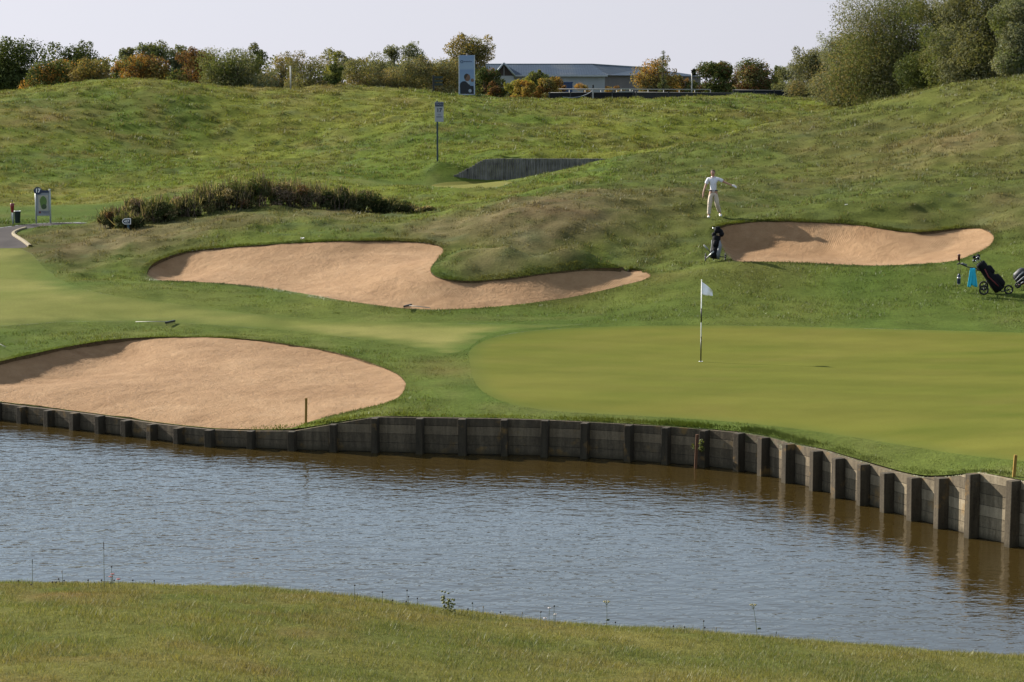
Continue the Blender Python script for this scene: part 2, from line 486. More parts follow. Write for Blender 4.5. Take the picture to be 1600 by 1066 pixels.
def m_wall_boards(name, dark=1.0, lines=1.0):
    s = NT(name); v = s.coords()
    geo = s.n('ShaderNodeNewGeometry'); sep = s.n('ShaderNodeSeparateXYZ'); s.l(geo.outputs['Position'], sep.inputs[0]); v = geo.outputs['Position']
    q = s.math('DIVIDE', sep.outputs['Z'], 0.21); fr = s.math('FRACT', q); fl = s.math('FLOOR', q)
    # tone per board and per bay
    cmb = s.n('ShaderNodeCombineXYZ'); s.l(fl, cmb.inputs[2])
    wn = s.n('ShaderNodeTexWhiteNoise'); s.l(cmb.outputs[0], wn.inputs['Vector'])
    mpv = s.n('ShaderNodeMapping'); mpv.inputs['Scale'].default_value = (6, 6, 0.7); s.l(v, mpv.inputs['Vector']); streak = s.noise(mpv.outputs['Vector'], 1.5, 5, 0.65); fine = s.noise(v, 22, 4, 0.7); blot = s.noise(v, 2.2, 4, 0.6)
    f = s.math('ADD', s.math('MULTIPLY', streak, 0.45), s.math('ADD', s.math('MULTIPLY', wn.outputs['Value'], 0.3 * lines), s.math('MULTIPLY', fine, 0.25)))
    c = s.ramp(f, [(0.25, (0.024*dark, 0.019*dark, 0.012*dark)), (0.5, (0.066*dark, 0.051*dark, 0.033*dark)), (0.75, (0.18*dark, 0.138*dark, 0.088*dark))])
    # right-hand boards paler: cream weathering, plus sunlit brightness mixed into the colour
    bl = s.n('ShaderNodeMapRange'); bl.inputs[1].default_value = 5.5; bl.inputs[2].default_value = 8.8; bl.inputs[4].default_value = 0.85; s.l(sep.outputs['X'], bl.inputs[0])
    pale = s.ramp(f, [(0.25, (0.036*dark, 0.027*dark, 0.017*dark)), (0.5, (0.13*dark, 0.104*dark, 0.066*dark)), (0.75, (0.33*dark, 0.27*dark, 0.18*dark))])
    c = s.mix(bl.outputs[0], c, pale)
    # lichen and damp
    lf = s.n('ShaderNodeMapRange'); lf.inputs[1].default_value = 0.58; lf.inputs[2].default_value = 0.68; s.l(blot, lf.inputs[0])
    c = s.mix(s.math('MULTIPLY', lf.outputs[0], 0.6), c, (0.17, 0.10, 0.032, 1))
    damp = s.n('ShaderNodeMapRange'); damp.inputs[1].default_value = 0.03; damp.inputs[2].default_value = 0.16; damp.inputs[3].default_value = 0.85; damp.inputs[4].default_value = 0.0
    s.l(s.math('ADD', sep.outputs['Z'], s.math('MULTIPLY', fine, 0.06)), damp.inputs[0])
    c = s.mix(damp.outputs[0], c, (0.035, 0.028, 0.016, 1))
    gr = s.n('ShaderNodeMapRange'); gr.inputs[1].default_value = 0.0; gr.inputs[2].default_value = 0.06; s.l(fr, gr.inputs[0])
    c = s.mix(s.math('MULTIPLY', s.math('SUBTRACT', 1.0, gr.outputs[0]), lines), c, (0.022, 0.019, 0.015, 1))
    h = s.math('ADD', s.math('MULTIPLY', gr.outputs[0], 0.5 * lines), s.math('MULTIPLY', fine, 0.5))
    return s.surf(c, 0.9, s.bump(h, 0.6, 0.02), spec=0.2)

def m_timber(name, c0, c1, vert=True, scale=3.0, rough=0.85):
    c0 = tuple(c * 0.52 for c in c0); c1 = tuple(c * 0.52 for c in c1)
    s = NT(name); v = s.coords((7, 7, 0.6) if vert else (0.6, 7, 7)); v2 = s.coords()
    g = s.noise(v, scale, 5, 0.7); b = s.noise(v2, 2.5, 3); f = s.math('ADD', s.math('MULTIPLY', g, 0.65), s.math('MULTIPLY', b, 0.35))
    return s.surf(s.ramp(f, [(0.32, c0), (0.68, c1)]), rough, s.bump(g, 0.4, 0.01), spec=0.2)

def m_bark(name, c0, c1):
    return m_timber(name, c0, c1, True, 2.0, 0.95)
# ------------------------------------------------------------------ regions, traced as things lying on the land
def outline(pxs, n=5, step=0.22, **kw):
    s = spline(pxs, True, n)
    pts = np.array([hit(a, b, **kw) for a, b in s])
    return resample(pts, step)

FRONT = [(x, t) for x, t in [(30,636),(112,646),(193,657),(275,668.5),(325,673),(390,675.5),(440,676)]]
# the pond-side edge of the land: wall line moved back by the depth of the posts
def offset_line(L, d):
    t = np.gradient(L[:, :2], axis=0); t /= np.linalg.norm(t, axis=1)[:, None]
    n = np.stack([-t[:, 1], t[:, 0]], 1)
    o = L.copy(); o[:, :2] += n * d
    return o
BACK = offset_line(WALL, 0.305)

bA_px = [(-60,577),(-10,567),(50,553),(110,541),(165,532),(220,527.5),(280,526.5),(340,527),(400,531),(450,538),(500,546),(545,556),(585,569),(615,581),(630,592),(634,604),(625,619),(605,629),(575,637),(540,645),(505,653),(478,661),(458,669)]
bA_back = np.array([hit(a, b) for a, b in spline(bA_px, False, 5)])
# along the wall the sand runs right up to the boards
iw = [i + NLEFT for i, w in enumerate(WALL_PX) if w[0] <= 440]
bA_front = BACK[iw][:, :3].copy(); bA_front[:, 1] += 0.03
bA_front = bA_front[::-1]
bunkerA = resample(np.vstack([bA_back, bA_front]), 0.2)
bunkerA[:, 1] = np.maximum(bunkerA[:, 1], np.interp(bunkerA[:, 0], BACK[:, 0], BACK[:, 1]) + 0.03)
bunkerB = outline([(230,426),(236,415),(255,404),(290,394),(350,387),(420,382),(480,378.5),(540,376.5),(600,376),(650,378),(683,383),(693,391),(687,402),(676,414),(673,424),(684,433),(710,438),(750,438.5),(800,434),(860,426),(920,420),(970,419),(1003,423),(1017,430),(1008,437),(985,443),(950,452),(900,463),(850,471),(800,477),(740,482),(680,484),(630,482),(580,476),(530,469),(480,460),(430,452),(380,446),(330,442),(290,440),(250,438.5),(233,434)], 3, 0.2)
bunkerC = outline([(1124,354),(1160,348),(1200,346),(1240,346),(1290,348),(1330,350.5),(1370,356),(1410,361.5),(1445,362.5),(1480,358.5),(1510,356),(1535,357.5),(1550,365),(1553,375),(1541,388),(1515,400),(1490,408),(1450,412),(1400,414.5),(1350,415),(1290,412.5),(1230,410),(1180,409),(1150,408.5),(1136,400),(1127,383),(1119,366)], 3, 0.2)
green_px = [(733,562),(736,546),(760,531),(800,521),(860,514.5),(950,510.5),(1050,509),(1200,509.5),(1400,514.5),(1600,520),(1780,527),(1900,560),(1900,700),(1780,745),(1690,735),(1600,721),(1500,710),(1400,694),(1300,678),(1200,665),(1100,656),(1000,650),(920,646),(850,641),(800,632),(762,617),(741,596)]
green = outline(green_px, 4, 0.3)
fair_px = [(-260,380),(-100,383),(30,388),(70,420),(100,440),(150,457),(212,466),(300,478),(400,491),(500,499),(620,503),(760,506),(900,507),(900,508),(790,517),(750,530),(727,547),(690,552),(640,541),(600,535),(540,527),(480,520),(420,514),(350,509),(280,505),(200,503),(100,503),(-10,510),(-260,520)]
fairway = outline(fair_px, 3, 0.3)
tee = outline([(673,291),(700,284.5),(760,283.5),(800,284.5),(790,289),(770,293.5),(720,294)], 4, 0.3, d0=98, d1=112)
path_ring = np.array([hit(a, b, d0=70) for a, b in spline([(-200,395),(-60,391),(0,388),(25,388),(47,385),(36,376),(22,366),(30,360),(60,355),(100,351),(134,350.5),(134,348.5),(100,348),(50,350),(0,356),(-60,362),(-200,374)], True, 4)])
path_ring = resample(path_ring, 0.3)
kerbline = np.array([hit(a, b, d0=70) for a, b in spline([(47,385.5),(36,377),(21,367),(27,361.5),(40,357.5)], False, 5)])
REG = [('fairway', fairway), ('putting_green', green), ('tee', tee), ('cart_path', path_ring), ('bunkerA', bunkerA), ('bunkerB', bunkerB), ('bunkerC', bunkerC)]
# the fairway runs into the collar of the green: cut the green out of it by precedence (later regions win)

def clip_front(x, y):
    return y > np.interp(x, BACK[:, 0], BACK[:, 1]) + 0.04

# ------------------------------------------------------------------ colours of the turf
def lerp(a, b, t): return a + (b - a) * np.clip(t, 0, 1)[:, None]
def blob(x, y, px, py, r, **kw):
    h = hit(px, py, **kw); return np.exp(-(((x - h[0]) ** 2 + (y - h[1]) ** 2) / (r * r)))
DRY = [(830,330,3.5,.7),(900,310,3,.7),(950,300,2.5,.6),(880,350,2.5,.35),(780,345,2,.35),(800,400,2.6,.65),(880,395,2.2,.6),(740,420,1.4,.3),(250,372,2.5,.9),(130,380,3,.8),(90,365,1.6,.6),(480,335,3,.6),(250,345,2.5,.6),(330,352,3,.55),
       (1520,200,5,.6),(1450,250,4,.6),(1560,320,3,.9),(1590,350,2.5,.8),(1360,210,4,.5),(600,360,2.2,.5),(850,385,2.5,.45),(700,350,2.5,.4),(40,180,4,.4),(70,300,4,.3),(690,580,1.0,.8),(672,565,.8,.6),(1075,300,2,.5),(1300,280,3,.4),(1180,420,1.3,.4),(1040,432,.9,.7),(480,135,5,.6)]
GRN = [(400,365,3,.7),(560,355,3,.6),(1420,310,3.5,.7),(1280,325,3,.6),(680,250,6,.7),(760,265,5,.5),(250,260,5,.4),(1100,240,5,.5),(930,450,3,.6),(1300,450,6,.8),(1500,470,5,.8),(1150,470,5,.7),(1450,440,4,.6),(700,470,3,.3)]
_D = [(hit(a, b)[:2], r, s) for a, b, r, s in DRY]; _G = [(hit(a, b)[:2], r, s) for a, b, r, s in GRN]
LUSH = np.array([0.082, 0.118, 0.020]); YELG = np.array([0.135, 0.150, 0.026]); OLIV = np.array([0.125, 0.112, 0.034]); STRAW = np.array([0.185, 0.142, 0.062]); RUST = np.array([0.130, 0.078, 0.036])
def grass_colour(x, y):
    n1 = fbm(x / 7.0, y / 7.0, 3, 3); n2 = fbm(x / 1.6, y / 2.0, 11, 3); n3 = fbm(x / 0.45, y / 0.6, 23, 2); n4 = fbm(x / 3.2, y / 4.0, 41, 3)
    c = lerp(np.tile(LUSH, (len(x), 1)), YELG[None], (n1 - .32) * 2.4)
    dry = np.zeros(len(x)); gr = np.zeros(len(x))
    for h, r, s in _D: dry += s * np.exp(-(((x-h[0])**2 + (y-h[1])**2) / (r*r)))
    for h, r, s in _G: gr += s * np.exp(-(((x-h[0])**2 + (y-h[1])**2) / (r*r)))
    far = np.clip((y - 78) / 10, 0, 1)
    dryness = dry * 0.9 + far * 0.16 - gr * 0.55
    c = lerp(c, OLIV[None], dryness * 1.1 + (n2 - .5) * 1.6)
    c = lerp(c, STRAW[None], (dryness - .25) * 0.7 + (n4 - .60) * 1.3 + (n3 - .5) * 0.9 * np.clip(0.25 + dryness, 0, 1))
    c = lerp(c, RUST[None], (n2 - .62) * 2.2 * np.clip(dryness + .12, 0, 1) + (n4 - .64) * 1.2 * np.clip(dryness, 0, 1))
    c = lerp(c, LUSH[None] * 0.85, gr * 0.55 + (0.36 - n4) * 1.8)
    n6 = fbm(x / .30, y / .38, 47, 2); n7 = fbm(x / .95, y / .8, 53, 3)
    c = lerp(c, np.array([[0.075, 0.105, 0.050]]), (n7 - .60) * 2.0)
    c = lerp(c, LUSH[None] * .62, (.40 - n7) * 2.4)
    pxx = 3600 * x / y; rh_ = np.clip((119 - y) / 2, 0, 1) * np.clip((pxx - (150 + np.clip(y - 106, 0, 12) * 28)) / 30, 0, 1); nr_ = np.maximum(np.clip((98 - y) / 6, 0, 1), .65 * rh_); c = lerp(c, OLIV[None] * .95, rh_ * .35); c = c * (1 - nr_ * .22)[:, None]; c = lerp(c, c * np.array([[.92, 1.0, 1.12]]), nr_)
    return c * 0.72 * (0.62 + 0.50 * n3 + .26 * n6)[:, None]
def mown_colour(x, y):
    n1 = fbm(x / 4, y / 5, 5, 3); n3 = fbm(x / 0.6, y / 0.9, 29, 3)
    c = lerp(np.tile(np.array([0.088, 0.130, 0.026]), (len(x), 1)), np.array([[0.125, 0.150, 0.034]]), (n1 - .3) * 2.2)
    d = 0.0
    for h, r, s in _D: d = d + s * np.exp(-(((x-h[0])**2 + (y-h[1])**2) / (r*r)))
    c = lerp(c, np.array([[0.17, 0.125, 0.05]]), d * .6); n5 = fbm(x / 1.3, y / 2.2, 33, 3); c = lerp(c, np.array([[0.060, 0.098, 0.018]]), (.44 - n5) * 1.6); c = lerp(c, np.array([[0.150, 0.152, 0.050]]), (n5 - .58) * 1.8)
    return c * 0.570 * (0.78 + 0.44 * n3)[:, None]

# fields on the look-up grid
_gx2, _gy2 = _GX.ravel(), _GY.ravel()
R_ID = np.zeros(len(_gx2), int)
for k, (nm, poly) in enumerate(REG):
    R_ID[inside(_gx2, _gy2, poly)] = k + 1
near = (_gy2 < 112)
D_EDGE = np.full(len(_gx2), 50.0)      # distance to mown things
D_BUNK = np.full(len(_gx2), 50.0); D_PATH = np.full(len(_gx2), 50.0)
for nm, poly in REG:
    dd = dist_poly(_gx2[near], _gy2[near], poly[::2])
    dd[R_ID[near] == [n for n, _ in REG].index(nm) + 1] = 0
    if nm.startswith('bunker'): D_BUNK[near] = np.minimum(D_BUNK[near], dd)
    elif nm == 'cart_path': D_PATH[near] = np.minimum(D_PATH[near], dd)
    elif nm in ('fairway', 'putting_green', 'tee'): D_EDGE[near] = np.minimum(D_EDGE[near], dd)
D_WALL = np.full(len(_gx2), 50.0)
nw = _gy2 < 70
D_WALL[nw] = dist_poly(_gx2[nw], _gy2[nw], BACK, False)
sh = _GX.shape
D_EDGE = D_EDGE.reshape(sh); D_BUNK = D_BUNK.reshape(sh); D_WALL = D_WALL.reshape(sh); D_PATH = D_PATH.reshape(sh)
# how rough the turf is: 0 mown short .. 1 long; the ground in front of the two upper bunkers is mown
_front = np.clip((_GY - np.interp(_GX, *zip(*sorted([(hit(px, py)[0], hit(px, py)[1]) for px, py in [(0,388),(100,445),(240,440),(430,456),(640,486),(900,465),(1010,436),(1150,412),(1400,418),(1540,400),(1600,385)]])))) / 2.5, 0, 1)
ROUGH = np.clip(_front, 0, 1)
_lawn = np.exp(-(((_GX - hit(60, 325)[0]) / 8) ** 2 + ((_GY - 99) / 4.5) ** 2) ** 2)
ROUGH = ROUGH * (1 - 0.9 * np.clip(_lawn * 1.3, 0, 1))
_teez = np.exp(-((((_GX - hit(700, 290, d0=98)[0]) / 5.5) ** 2 + ((_GY - 108) / 3.2) ** 2) ** 2))
ROUGH = ROUGH * (1 - 0.9 * np.clip(_teez * 1.3, 0, 1))
_tw = np.exp(-((((_GX - hit(770, 290, d0=98)[0]) / 7.0) ** 2 + ((_GY - 110) / 2.6) ** 2) ** 2)); ROUGH = ROUGH * (1 - np.clip(_tw * 1.2, 0, .92))
def rough_at(x, y): return grid_at(ROUGH, x, y)
def turf_colour(x, y):
    r = np.clip(rough_at(x, y) * 1.4 - 0.1, 0, 1)
    return grass_colour(x, y) * r[:, None] + mown_colour(x, y) * (1 - r)[:, None]
def micro(x, y):
    """hummocks of the unmown turf"""
    r = rough_at(x, y)
    e = np.clip(grid_at(np.minimum(np.minimum(D_BUNK, D_PATH), np.minimum(D_EDGE, D_WALL)), x, y) / 0.8, 0, 1)
    return e * (r * (((fbm(x / 1.1, y / 0.9, 61, 3) - .5) * 0.30 + np.maximum(fbm(x / .8, y / .6, 63, 2) - .52, 0) * 0.30) + (fbm(x / 4, y / 4, 71, 2) - .5) * 0.22) + (1 - r) * (fbm(x / 1.1, y / 1.1, 67, 2) - .5) * 0.06)
def land_z(x, y):
    x = np.atleast_1d(np.asarray(x, float)); y = np.atleast_1d(np.asarray(y, float))
    return base_z(x, y) + micro(x, y)

# ------------------------------------------------------------------ one triangulation for land, greens and bunkers
def jgrid(y0, y1, s):
    n = int((y1 - y0) / s); out = []
    for j in range(n):
        y = y0 + j * s
        hw = 0.2222 * 1.15 * max(y, 46) + 8
        xs = np.arange(-hw, hw, s) + (0.5 * s if j % 2 else 0)
        out.append(np.stack([xs, np.full(len(xs), y)], 1))
    p = np.vstack(out); return p + rng.uniform(-.22 * s, .22 * s, p.shape)
pts = np.vstack([jgrid(29, 84, 0.23), jgrid(84, 118, 0.27), jgrid(118, 152, 0.36), jgrid(152, 185, 1.3)])
pts = pts[clip_front(pts[:, 0], pts[:, 1]) & (np.interp(pts[:,0], BACK[:,0], BACK[:,1]) + 0.12 < pts[:, 1])]
keep = np.ones(len(pts), bool)
for nm, poly in REG:
    keep &= dist_poly(pts[:, 0], pts[:, 1], poly) > 0.09
pts = pts[keep]
back_d = resample(BACK, 0.3, closed=False)[:, :2]
V2 = [pts]; E2 = []; base_i = len(pts)
V2.append(back_d); E2 += [(base_i + i, base_i + i + 1) for i in range(len(back_d) - 1)]; base_i += len(back_d)
for nm, poly in REG:
    q = poly[:, :2]
    V2.append(q); m = len(q)
    E2 += [(base_i + i, base_i + (i + 1) % m) for i in range(m)]; base_i += m
V2 = np.vstack(V2)
cv, ce, cf, *_rest = delaunay_2d_cdt([Vector((float(a), float(b))) for a, b in V2], E2, [], 0, 1e-4)
CV = np.array([(v.x, v.y) for v in cv]); CF = np.array(cf, int)
ctr = CV[CF].mean(1)
ok = clip_front(ctr[:, 0], ctr[:, 1] + 0.03)
# drop slivers along the hull
ar = 0.5 * np.abs((CV[CF[:,1],0]-CV[CF[:,0],0])*(CV[CF[:,2],1]-CV[CF[:,0],1]) - (CV[CF[:,2],0]-CV[CF[:,0],0])*(CV[CF[:,1],1]-CV[CF[:,0],1]))
L = np.max([np.linalg.norm(CV[CF[:,i]] - CV[CF[:,(i+1)%3]], axis=1) for i in range(3)], axis=0)
ok &= (L < 6) & (ar > 1e-7)
CF = CF[ok]; ctr = ctr[ok]
FR = np.zeros(len(CF), int)
for k, (nm, poly) in enumerate(REG): FR[inside(ctr[:, 0], ctr[:, 1], poly)] = k + 1
# orientation up
cr = (CV[CF[:,1],0]-CV[CF[:,0],0])*(CV[CF[:,2],1]-CV[CF[:,0],1]) - (CV[CF[:,2],0]-CV[CF[:,0],0])*(CV[CF[:,1],1]-CV[CF[:,0],1])
CF[cr < 0] = CF[cr < 0][:, ::-1]

M_turf = m_grass_ground('turf', 0.8, 9.0)
M_fair = m_grass_ground('fairway_turf', 0.35, 20.0, tint=0.16)
M_green = m_grass_ground('green_turf', 0.15, 30.0, tint=0.09)
M_sand = m_sand('sand'); M_soil = m_soil('soil')
M_blade = m_blade('grass_blade')

def submesh(k):
    f = CF[FR == k]; u, inv = np.unique(f, return_inverse=True)
    return CV[u], inv.reshape(-1, 3)
SANDS = {}
def sand_depth(x, y, poly, drop, xr=None):
    """how far the sand lies below the turf surface"""
    c = poly[:, :2]; t = np.roll(c, -1, 0) - np.roll(c, 1, 0); t /= np.linalg.norm(t, axis=1)[:, None] + 1e-9
    area = 0.5 * np.sum(c[:,0]*np.roll(c[:,1],-1) - np.roll(c[:,0],-1)*c[:,1])
    nrm = np.stack([t[:,1], -t[:,0]], 1) * (1 if area > 0 else -1)
    side = np.clip(nrm @ np.array([-0.86, 0.51]) * 1.9 - 0.9, 0, 1)
    dw = dist_poly(c[:,0], c[:,1], BACK, False)
    lip = (0.035 + 0.07 * side) * np.clip((dw - 0.25) / 1.2, 0.12, 1)
    deep = drop * (0.16 + 0.84 * side ** 1.2) * np.clip((dw - 0.2) / 2.0, 0.0, 1)
    if xr is not None: deep = deep * (1 - xr[2] * np.clip((c[:,0] - xr[0]) / (xr[1] - xr[0]), 0, 1))
    z = np.empty(len(x))
    for i in range(0, len(x), 4000):
        d2 = (x[i:i+4000, None] - c[None, :, 0])**2 + (y[i:i+4000, None] - c[None, :, 1])**2
        w = 1 / (d2 + 1e-4) ** 2; w /= w.sum(1)[:, None]
        dm = np.sqrt(d2.min(1))
        run = 1 - np.exp(-(dm / 0.6) ** 1.4)
        z[i:i+4000] = w @ lip + (w @ deep) * run
    return z, lip
turf_parts = []
for k, (nm, poly) in [(0, ('ground', None))] + [(i + 1, r) for i, r in enumerate(REG)]:
    v, f = submesh(k)
    if nm == 'ground':
        z = land_z(v[:, 0], v[:, 1])
        GV, GF = np.column_stack([v, z]), f
    elif nm.startswith('bunker'):
        drop = {'bunkerA': 0.40, 'bunkerB': 0.50, 'bunkerC': 1.15}[nm]; xr = {'bunkerA': None, 'bunkerB': (hit(560, 376)[0], hit(690, 400)[0], .92), 'bunkerC': (hit(1290, 348)[0], hit(1420, 361)[0], .85)}[nm]
        dep, lip = sand_depth(v[:, 0], v[:, 1], poly, drop, xr)
        if nm == 'bunkerC':      # a flat floor under a steep left and back face, running out gently to the right
            dmn = dist_poly(v[:,0], v[:,1], poly); rl = np.interp(v[:,0], [hit(1150, 348)[0], hit(1215, 346)[0], hit(1290, 348)[0], hit(1420, 361)[0]], [.36, .50, .72, 2.6])
            bz0 = base_z(v[:,0], v[:,1]); fl = 2.02 + .06 * (v[:,1] - 75)
            dep = np.minimum(dep, .09) * np.clip(1 - dmn, 0, 1) + np.maximum(bz0 - fl, .10) * (1 - np.exp(-(dmn / rl) ** 1.4))
        z = base_z(v[:, 0], v[:, 1]) - dep + (fbm(v[:,0]/0.9, v[:,1]/0.9, 83, 3) - .5) * 0.09 + (fbm(v[:,0]/.35, v[:,1]/.35, 85, 2) - .5) * 0.03
        o = mesh_np('sand_bunker', np.column_stack([v, z]), f, M_sand, smooth=True)
        structure(o, {'bunkerA': 'large sand bunker beside the pond wall, with a deep shaded back edge', 'bunkerB': 'long curved sand bunker below the bramble thicket', 'bunkerC': 'sand bunker under the grass bank where the golfer stands'}[nm], 'bunker')
        SANDS[nm] = (poly, drop)
        m = len(poly); dpb, _ = sand_depth(poly[:,0], poly[:,1], poly, drop, xr)
        turf_parts.append((poly, dpb))
    else:
        z = base_z(v[:, 0], v[:, 1])
        if nm == 'putting_green':
            dd = dist_poly(v[:,0], v[:,1], poly)
            z = z - 0.012 * np.clip(dd / 0.15, 0, 1)
            n1 = fbm(v[:,0]/5, v[:,1]/3, 7, 3); n2 = fbm(v[:,0]/1.2, v[:,1]/.5, 9, 2)
            c = lerp(np.tile(np.array([0.178, 0.196, 0.033]), (len(v), 1)), np.array([[0.220, 0.220, 0.043]]), (n1 - .3) * 2.2) * (0.93 + 0.14 * n2)[:, None] * (0.965 + 0.07 * np.clip(np.sin((v[:,1] * .92 + v[:,0] * .39) * 2 * np.pi / 2.4 + .6 * n1) * 3, -1, 1) * .5 + .035)[:, None]; n9 = fbm(v[:,0]/2.2, v[:,1]/1.3, 211, 3); c = lerp(c, np.array([[0.125, 0.165, 0.022]]), (n9 - .55) * 1.6); c = lerp(c, np.array([[0.27, 0.235, 0.06]]), (.38 - n9) * 1.2) * 0.405
            wv_ = np.clip(dd / .55, 0, 1)[:, None]; c = c * (.45 + .55 * wv_) + mown_colour(v[:,0], v[:,1]) * (.55 - .55 * wv_)
            o = mesh_np(nm, np.column_stack([v, z]), f, M_green, smooth=True, col=c)
            structure(o, 'smooth pale putting green with the flagstick in it', 'green')
        elif nm == 'fairway':
            n1 = fbm(v[:,0]/6, v[:,1]/2.5, 15, 3); n2 = fbm(v[:,0]/.9, v[:,1]/.6, 19, 3)
            c = lerp(np.tile(np.array([0.165, 0.182, 0.045]), (len(v), 1)), np.array([[0.250, 0.240, 0.076]]), (n1 - .3) * 2.3) * (0.90 + 0.2 * n2)[:, None] * 0.55
            dd = dist_poly(v[:,0], v[:,1], poly); wv_ = np.clip(dd / 1.1 + (n2 - .5) * .9, 0, 1)[:, None]; c = c * wv_ + mown_colour(v[:,0], v[:,1]) * (1 - wv_)
            o = mesh_np(nm, np.column_stack([v, z]), f, M_fair, smooth=True, col=c)
            structure(o, 'close mown fairway strip between the bunkers', 'fairway')
        elif nm == 'tee':
            c = np.tile(np.array([0.11, 0.108, 0.03]), (len(v), 1))
            o = mesh_np('tee_box', np.column_stack([v, z]), f, M_fair, smooth=True, col=c)
            structure(o, 'small pale mown tee before the plank wall', 'tee')
        elif nm == 'cart_path':
            s = NT('asphalt'); vv = s.coords(); n = s.noise(vv, 40, 4, .7); nb = s.noise(vv, .8, 3)
            m_as = s.surf(s.ramp(s.math('ADD', s.math('MULTIPLY', n, .4), s.math('MULTIPLY', nb, .6)), [(.35, (.055,.051,.051)), (.65, (.085,.078,.076))]), 1.0, s.bump(n, .3, .01), spec=0.0)
            o = mesh_np(nm, np.column_stack([v, z + 0.0]), f, m_as, smooth=True)
            structure(o, 'grey asphalt cart path', 'path')
# land mesh, with the turf edge (lip) of each bunker and the edge over the wall
gv = [GV]; gf = [GF]; mi = [np.zeros(len(GF), int)]; gc = [turf_colour(GV[:, 0], GV[:, 1])]; off = len(GV)
for poly, dp in turf_parts:
    m = len(poly); zt = base_z(poly[:,0], poly[:,1])
    c = poly[:, :2].mean(0)
    top = np.column_stack([poly[:, :2], zt + 0.002]); bot = np.column_stack([poly[:, :2], zt - dp - 0.10])
    i = np.arange(m); j = (i + 1) % m
    gv.append(np.vstack([top, bot])); gf.append(np.vstack([np.stack([off+i, off+j, off+m+j], 1), np.stack([off+i, off+m+j, off+m+i], 1)]))
    mi.append(np.ones(2*m, int)); gc.append(np.full((2*m, 3), 0.05)); off += 2 * m
ground = mesh_np('ground', np.vstack(gv), np.vstack(gf), [M_turf, M_soil], smooth=True, col=np.vstack(gc), mat_index=np.concatenate(mi))
structure(ground, 'rough grassy golf course mounds', 'ground')

# far land to the horizon
xs = np.array([-4000, -400, -60, 60, 400, 4000.]); ys = np.array([176, 260, 500, 1500, 6000.])
fv = np.array([(x, y, 5.72) for y in ys for x in xs]); ff = [(j*6+i, j*6+i+1, (j+1)*6+i+1, (j+1)*6+i) for j in range(4) for i in range(5)]
fg = mesh_np('far_ground', fv, ff, M_turf, col=np.tile(np.array([0.09, 0.10, 0.03]), (len(fv), 1))); structure(fg)

# ------------------------------------------------------------------ water and the near bank
wv = [(-70, -5, 0), (70, -5, 0), (70, 70, 0), (-70, 70, 0)]
water = mesh_np('pond_water', wv, [(0, 1, 2, 3)], m_water('pond_water')); structure(water, 'rippled brown green pond reflecting the sky', 'water')

crest = [(-700,926),(-300,921),(0,922),(100,919),(200,919),(300,924),(400,929),(500,939),(600,951),(700,965),(800,978),(900,988),(1000,992),(1100,997),(1200,1005),(1300,1014),(1400,1023),(1500,1032),(1600,1039),(1900,1062),(2400,1100)]
_cx = []; _cz = []
for a, b in crest:
    q = at_d(a, b + 7, 20.0); _cx.append(q[0]); _cz.append(q[2] + 0.06)
_cx = np.array(_cx); _cz = np.array(_cz)
def bank_z(x, y):
    x = np.asarray(x, float); y = np.asarray(y, float)
    zc = 0.25 * (np.interp(x - .5, _cx, _cz) + 2 * np.interp(x, _cx, _cz) + np.interp(x + .5, _cx, _cz))
    t = y - 20.0
    z = np.where(t < 0, zc - 0.125 * t, zc - 0.125 * t - 0.075 * t * t)
    return z + (fbm(x / 1.1, y / 1.1, 91, 3) - .5) * 0.07 + (fbm(x / .35, y / .35, 95, 2) - .5) * 0.03
_bx = np.arange(-16, 16.01, 0.16); _by = np.concatenate([np.arange(-12, 11, 0.5), np.arange(11, 24, 0.12), np.arange(24, 32, 0.4)])
BX, BY = np.meshgrid(_bx, _by); bz = np.maximum(bank_z(BX.ravel(), BY.ravel()), -1.2)
def bank_colour(x, y):
    n1 = fbm(x / 1.1, y / 1.3, 101, 3); n2 = fbm(x / .33, y / .4, 103, 3); n4 = fbm(x / .8, y / .8, 107, 3)
    c = lerp(np.tile(np.array([0.112, 0.126, 0.032]), (len(x), 1)), np.array([[0.172, 0.158, 0.046]]), (n1 - .3) * 2.0)
    left = np.clip((1.5 - x) / 5, 0, 1)
    c = lerp(c, np.array([[0.16, 0.115, 0.045]]), (n4 - .52) * 1.8 * (0.25 + left) + (n2 - .55) * .8)
    c = lerp(c, np.array([[0.055, 0.085, 0.018]]), (0.40 - n2) * 1.6)
    return c * 0.790
nx, ny = len(_bx), len(_by)
bf = np.array([(j*nx+i, j*nx+i+1, (j+1)*nx+i+1, (j+1)*nx+i) for j in range(ny-1) for i in range(nx-1)])
bank = mesh_np('near_bank', np.column_stack([BX.ravel(), BY.ravel(), bz]), bf, M_turf, smooth=True, col=bank_colour(BX.ravel(), BY.ravel()) * 0.8)
structure(bank, 'grassy near bank of the pond', 'bank')
